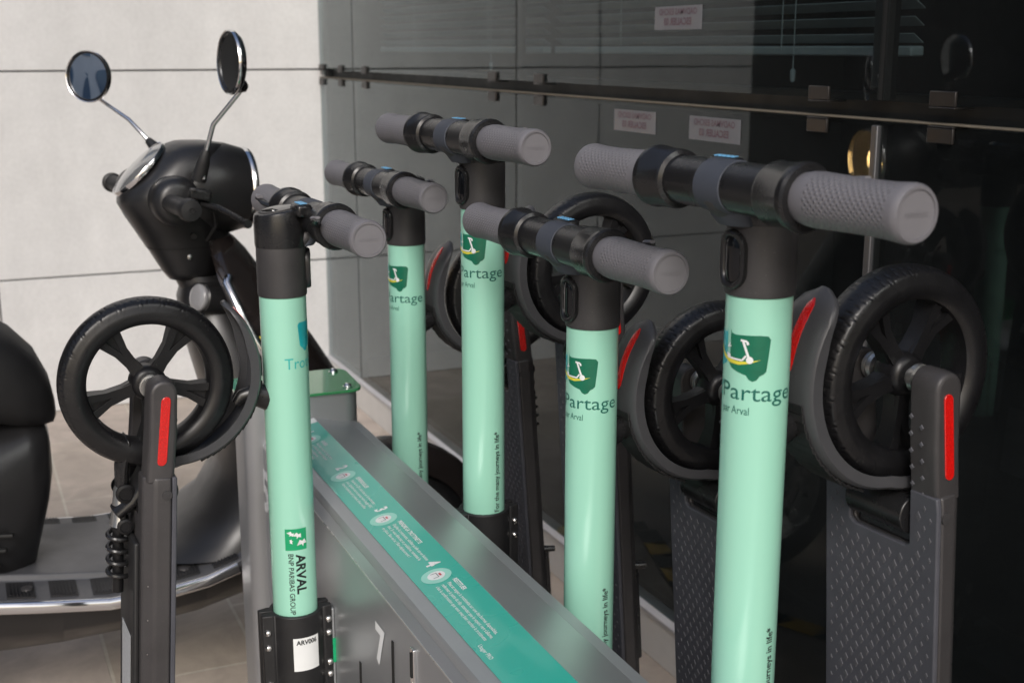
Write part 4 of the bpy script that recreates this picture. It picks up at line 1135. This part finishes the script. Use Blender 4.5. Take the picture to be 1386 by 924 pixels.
# floorboard sweep
fp = [(-0.25, -0.945, 0.205), (-0.05, -0.955, 0.215), (0.08, -0.972, 0.222), (0.20, -0.986, 0.226), (0.30, -0.984, 0.226), (0.38, -0.974, 0.224), (0.44, -0.958, 0.220), (0.50, -0.925, 0.214), (0.55, -0.875, 0.205), (0.58, -0.82, 0.198)]
rings = []
for x, z, hw in fp:
    y1 = hw - 0.085
    rings.append([Vector((x, -hw, Z(z) - 0.02)), Vector((x, -hw, Z(z) - 0.004)), Vector((x, -y1 - 0.006, Z(z) + 0.002)), Vector((x, -y1, Z(z) + 0.014)), Vector((x, y1, Z(z) + 0.014)), Vector((x, y1 + 0.006, Z(z) + 0.002)), Vector((x, hw, Z(z) - 0.004)), Vector((x, hw, Z(z) - 0.02))])
fb = MB().loft(rings).build("floorboard", M_floorb, mo, smooth=35, bevel=0.002)
def floor_at(x):
    for i in range(len(fp) - 1):
        if fp[i][0] <= x <= fp[i + 1][0]:
            t = (x - fp[i][0]) / (fp[i + 1][0] - fp[i][0]); return fp[i][1] * (1 - t) + fp[i + 1][1] * t
    return fp[-1][1]
for sgn in (-1, 1):
    for k in range(6):
        x0 = 0.025 + 0.074 * k; x1 = x0 + 0.048
        mb = MB(); pad = []
        mb.add([Vector((x, sgn * y, Z(floor_at(x)) + dz)) for (x, y, dz) in ((x0, 0.148, 0.0035), (x1, 0.148, 0.0035), (x1, 0.212, 0.0005), (x0, 0.212, 0.0005), (x0, 0.148, -0.004), (x1, 0.148, -0.004), (x1, 0.212, -0.007), (x0, 0.212, -0.007))],
               [[0, 1, 2, 3], [4, 7, 6, 5], [0, 4, 5, 1], [1, 5, 6, 2], [2, 6, 7, 3], [3, 7, 4, 0]])
        for q in range(7):
            xx = x0 + 0.006 + q * 0.006
            mb.box(((xx), sgn * 0.180, Z(floor_at(xx)) + 0.0030), (0.002, 0.058, 0.002))
        mb.build("floor_pad", M_floorrub, fb, smooth=0)
    for xq in (0.06, 0.345):
        MB().lathe([(0.012, 0.0), (0.011, 0.003), (0.005, 0.0042), (0.0001, 0.0044)], (xq, sgn * 0.18, Z(floor_at(xq)) + 0.002), n=20).build("floor_screw", M_neck, fb)
# chrome trim and belly
for sgn in (-1, 1):
    pts = [(x, sgn * (hw + 0.003), Z(z) - 0.016) for x, z, hw in fp[:7]]
    MB().tube(pts, 0.012, 12, flat=(0.55, 1.0)).build("chrome_trim", M_chrome, mo, smooth=60)
bl = [(-0.30, -0.965, -1.10, 0.19), (-0.05, -0.975, -1.115, 0.205), (0.12, -0.998, -1.118, 0.213), (0.26, -1.005, -1.112, 0.215), (0.38, -0.994, -1.10, 0.21), (0.48, -0.96, -1.08, 0.195), (0.58, -0.90, -1.05, 0.16)]
rings = []
for x, z0, z1, hw in bl:
    rings.append([Vector((x, -hw, Z(z0))), Vector((x, hw, Z(z0))), Vector((x, hw * 0.88, Z((z0 + z1) / 2))), Vector((x, hw * 0.50, Z(z1))), Vector((x, -hw * 0.50, Z(z1))), Vector((x, -hw * 0.88, Z((z0 + z1) / 2)))])
MB().loft(rings).build("belly_panel", M_moped, mo, smooth=40, bevel=0.006)
# seat
def rr_ring(x, zc, hw, hz, e=2.8, n=32, tilt=0):
    out = []
    for k in range(n):
        a = 2 * PI * k / n; ca, sa = math.cos(a), math.sin(a)
        out.append(Vector((x, hw * math.copysign(abs(ca) ** (2 / e), ca), Z(zc) + hz * math.copysign(abs(sa) ** (2 / e), sa))))
    return out
MB().loft([rr_ring(0.145, -0.672, 0.030, 0.018), rr_ring(0.138, -0.655, 0.075, 0.042), rr_ring(0.115, -0.630, 0.105, 0.070), rr_ring(0.075, -0.605, 0.125, 0.090), rr_ring(0.02, -0.580, 0.138, 0.100), rr_ring(-0.08, -0.570, 0.145, 0.100), rr_ring(-0.30, -0.565, 0.150, 0.095), rr_ring(-0.50, -0.545, 0.140, 0.100), rr_ring(-0.66, -0.53, 0.110, 0.09), rr_ring(-0.72, -0.53, 0.05, 0.05)]).build("seat", M_seat, mo, smooth=70)
MB().loft([rr_ring(0.128, -0.755, 0.07, 0.045), rr_ring(0.118, -0.765, 0.10, 0.085), rr_ring(0.085, -0.82, 0.118, 0.15), rr_ring(0.03, -0.855, 0.135, 0.17), rr_ring(-0.10, -0.86, 0.165, 0.185), rr_ring(-0.35, -0.83, 0.185, 0.19), rr_ring(-0.60, -0.75, 0.16, 0.14), rr_ring(-0.78, -0.68, 0.09, 0.07)]).build("rear_body", M_moped, mo, smooth=70)
for k in range(3):
    MB().box((0.012 - 0.014 * k, -0.136 - 0.003 * k, Z(-0.872 - 0.026 * k)), (0.075, 0.012, 0.007), Matrix.Rotation(R(-17), 3, 'Z')).build("vent_slot", M_gasket, mo, bevel=0.002)
# wheels
def moped_wheel(x, y):
    wv = bpy.data.objects.new("wheel", None); COL.objects.link(wv); wv.parent = mo; wv.location = (x, y, 0.217); wv.empty_display_size = 0.1
    prof = [(0.165 + 0.052 * math.cos(R(-125 + 250 * k / 22)), 0.05 * math.sin(R(-125 + 250 * k / 22))) for k in range(23)]
    MB().lathe(prof, (0, 0, 0), (0, 1, 0), n=72).build("tyre", M_bigtyre, wv, smooth=60)
    rm_ = MB(); rm_.lathe([(0.150, -0.036), (0.143, -0.040), (0.136, -0.034), (0.130, 0), (0.136, 0.034), (0.143, 0.040), (0.150, 0.036)], (0, 0, 0), (0, 1, 0), n=56)
    rm_.lathe([(0.0001, -0.05), (0.035, -0.045), (0.04, 0), (0.035, 0.045), (0.0001, 0.05)], (0, 0, 0), (0, 1, 0), n=28)
    for k in range(8):
        a = R(45 * k); er = Vector((math.cos(a), 0, math.sin(a)))
        rm_.tube([er * 0.03, er * 0.138], [0.012, 0.009], 8, flat=(1, 1.6))
    rm_.build("rim", M_silver, wv)
    return wv
moped_wheel(0.80, -0.02); moped_wheel(-0.56, 0)
# front fender and fork
rings = []
for k in range(17):
    th = R(28 + (182 - 28) * k / 16); er = Vector((math.cos(th), 0, math.sin(th)))
    hw = 0.075 * (0.45 + 0.55 * math.sin(PI * min(1, max(0.0, (k + 1.5) / 12)) * 0.5))
    rings.append([Vector((0.80, -0.02, 0.217)) + er * (0.240 + b) + Vector((0, a * hw, 0)) for a, b in ((-1, -0.045), (-0.9, -0.012), (-0.5, 0.008), (0, 0.014), (0.5, 0.008), (0.9, -0.012), (1, -0.045), (0.92, -0.045), (0.8, -0.016), (0, 0.008), (-0.8, -0.016), (-0.92, -0.045))])
MB().loft(rings).build("front_fender", M_mopedgloss, mo, smooth=50)
for sgn in (-1, 1):
    MB().tube([(0.60, -0.02 + sgn * 0.07, Z(-0.72)), (0.70, -0.02 + sgn * 0.07, Z(-0.90)), (0.80, -0.02 + sgn * 0.066, 0.217)], 0.018, 14).build("fork_leg", M_silver, mo)
# engine / stand hints under the rear body
MB().loft([rr_ring(-0.15, -1.06, 0.09, 0.06), rr_ring(-0.35, -1.06, 0.11, 0.09), rr_ring(-0.6, -1.05, 0.07, 0.07)]).build("engine_block", M_rim, mo, smooth=60)
MB().tube([(-0.12, -0.12, Z(-1.06)), (-0.16, -0.17, 0.012), (-0.16, 0.17, 0.012), (-0.12, 0.12, Z(-1.06))], 0.012, 10).build("centre_stand", M_rim, mo)
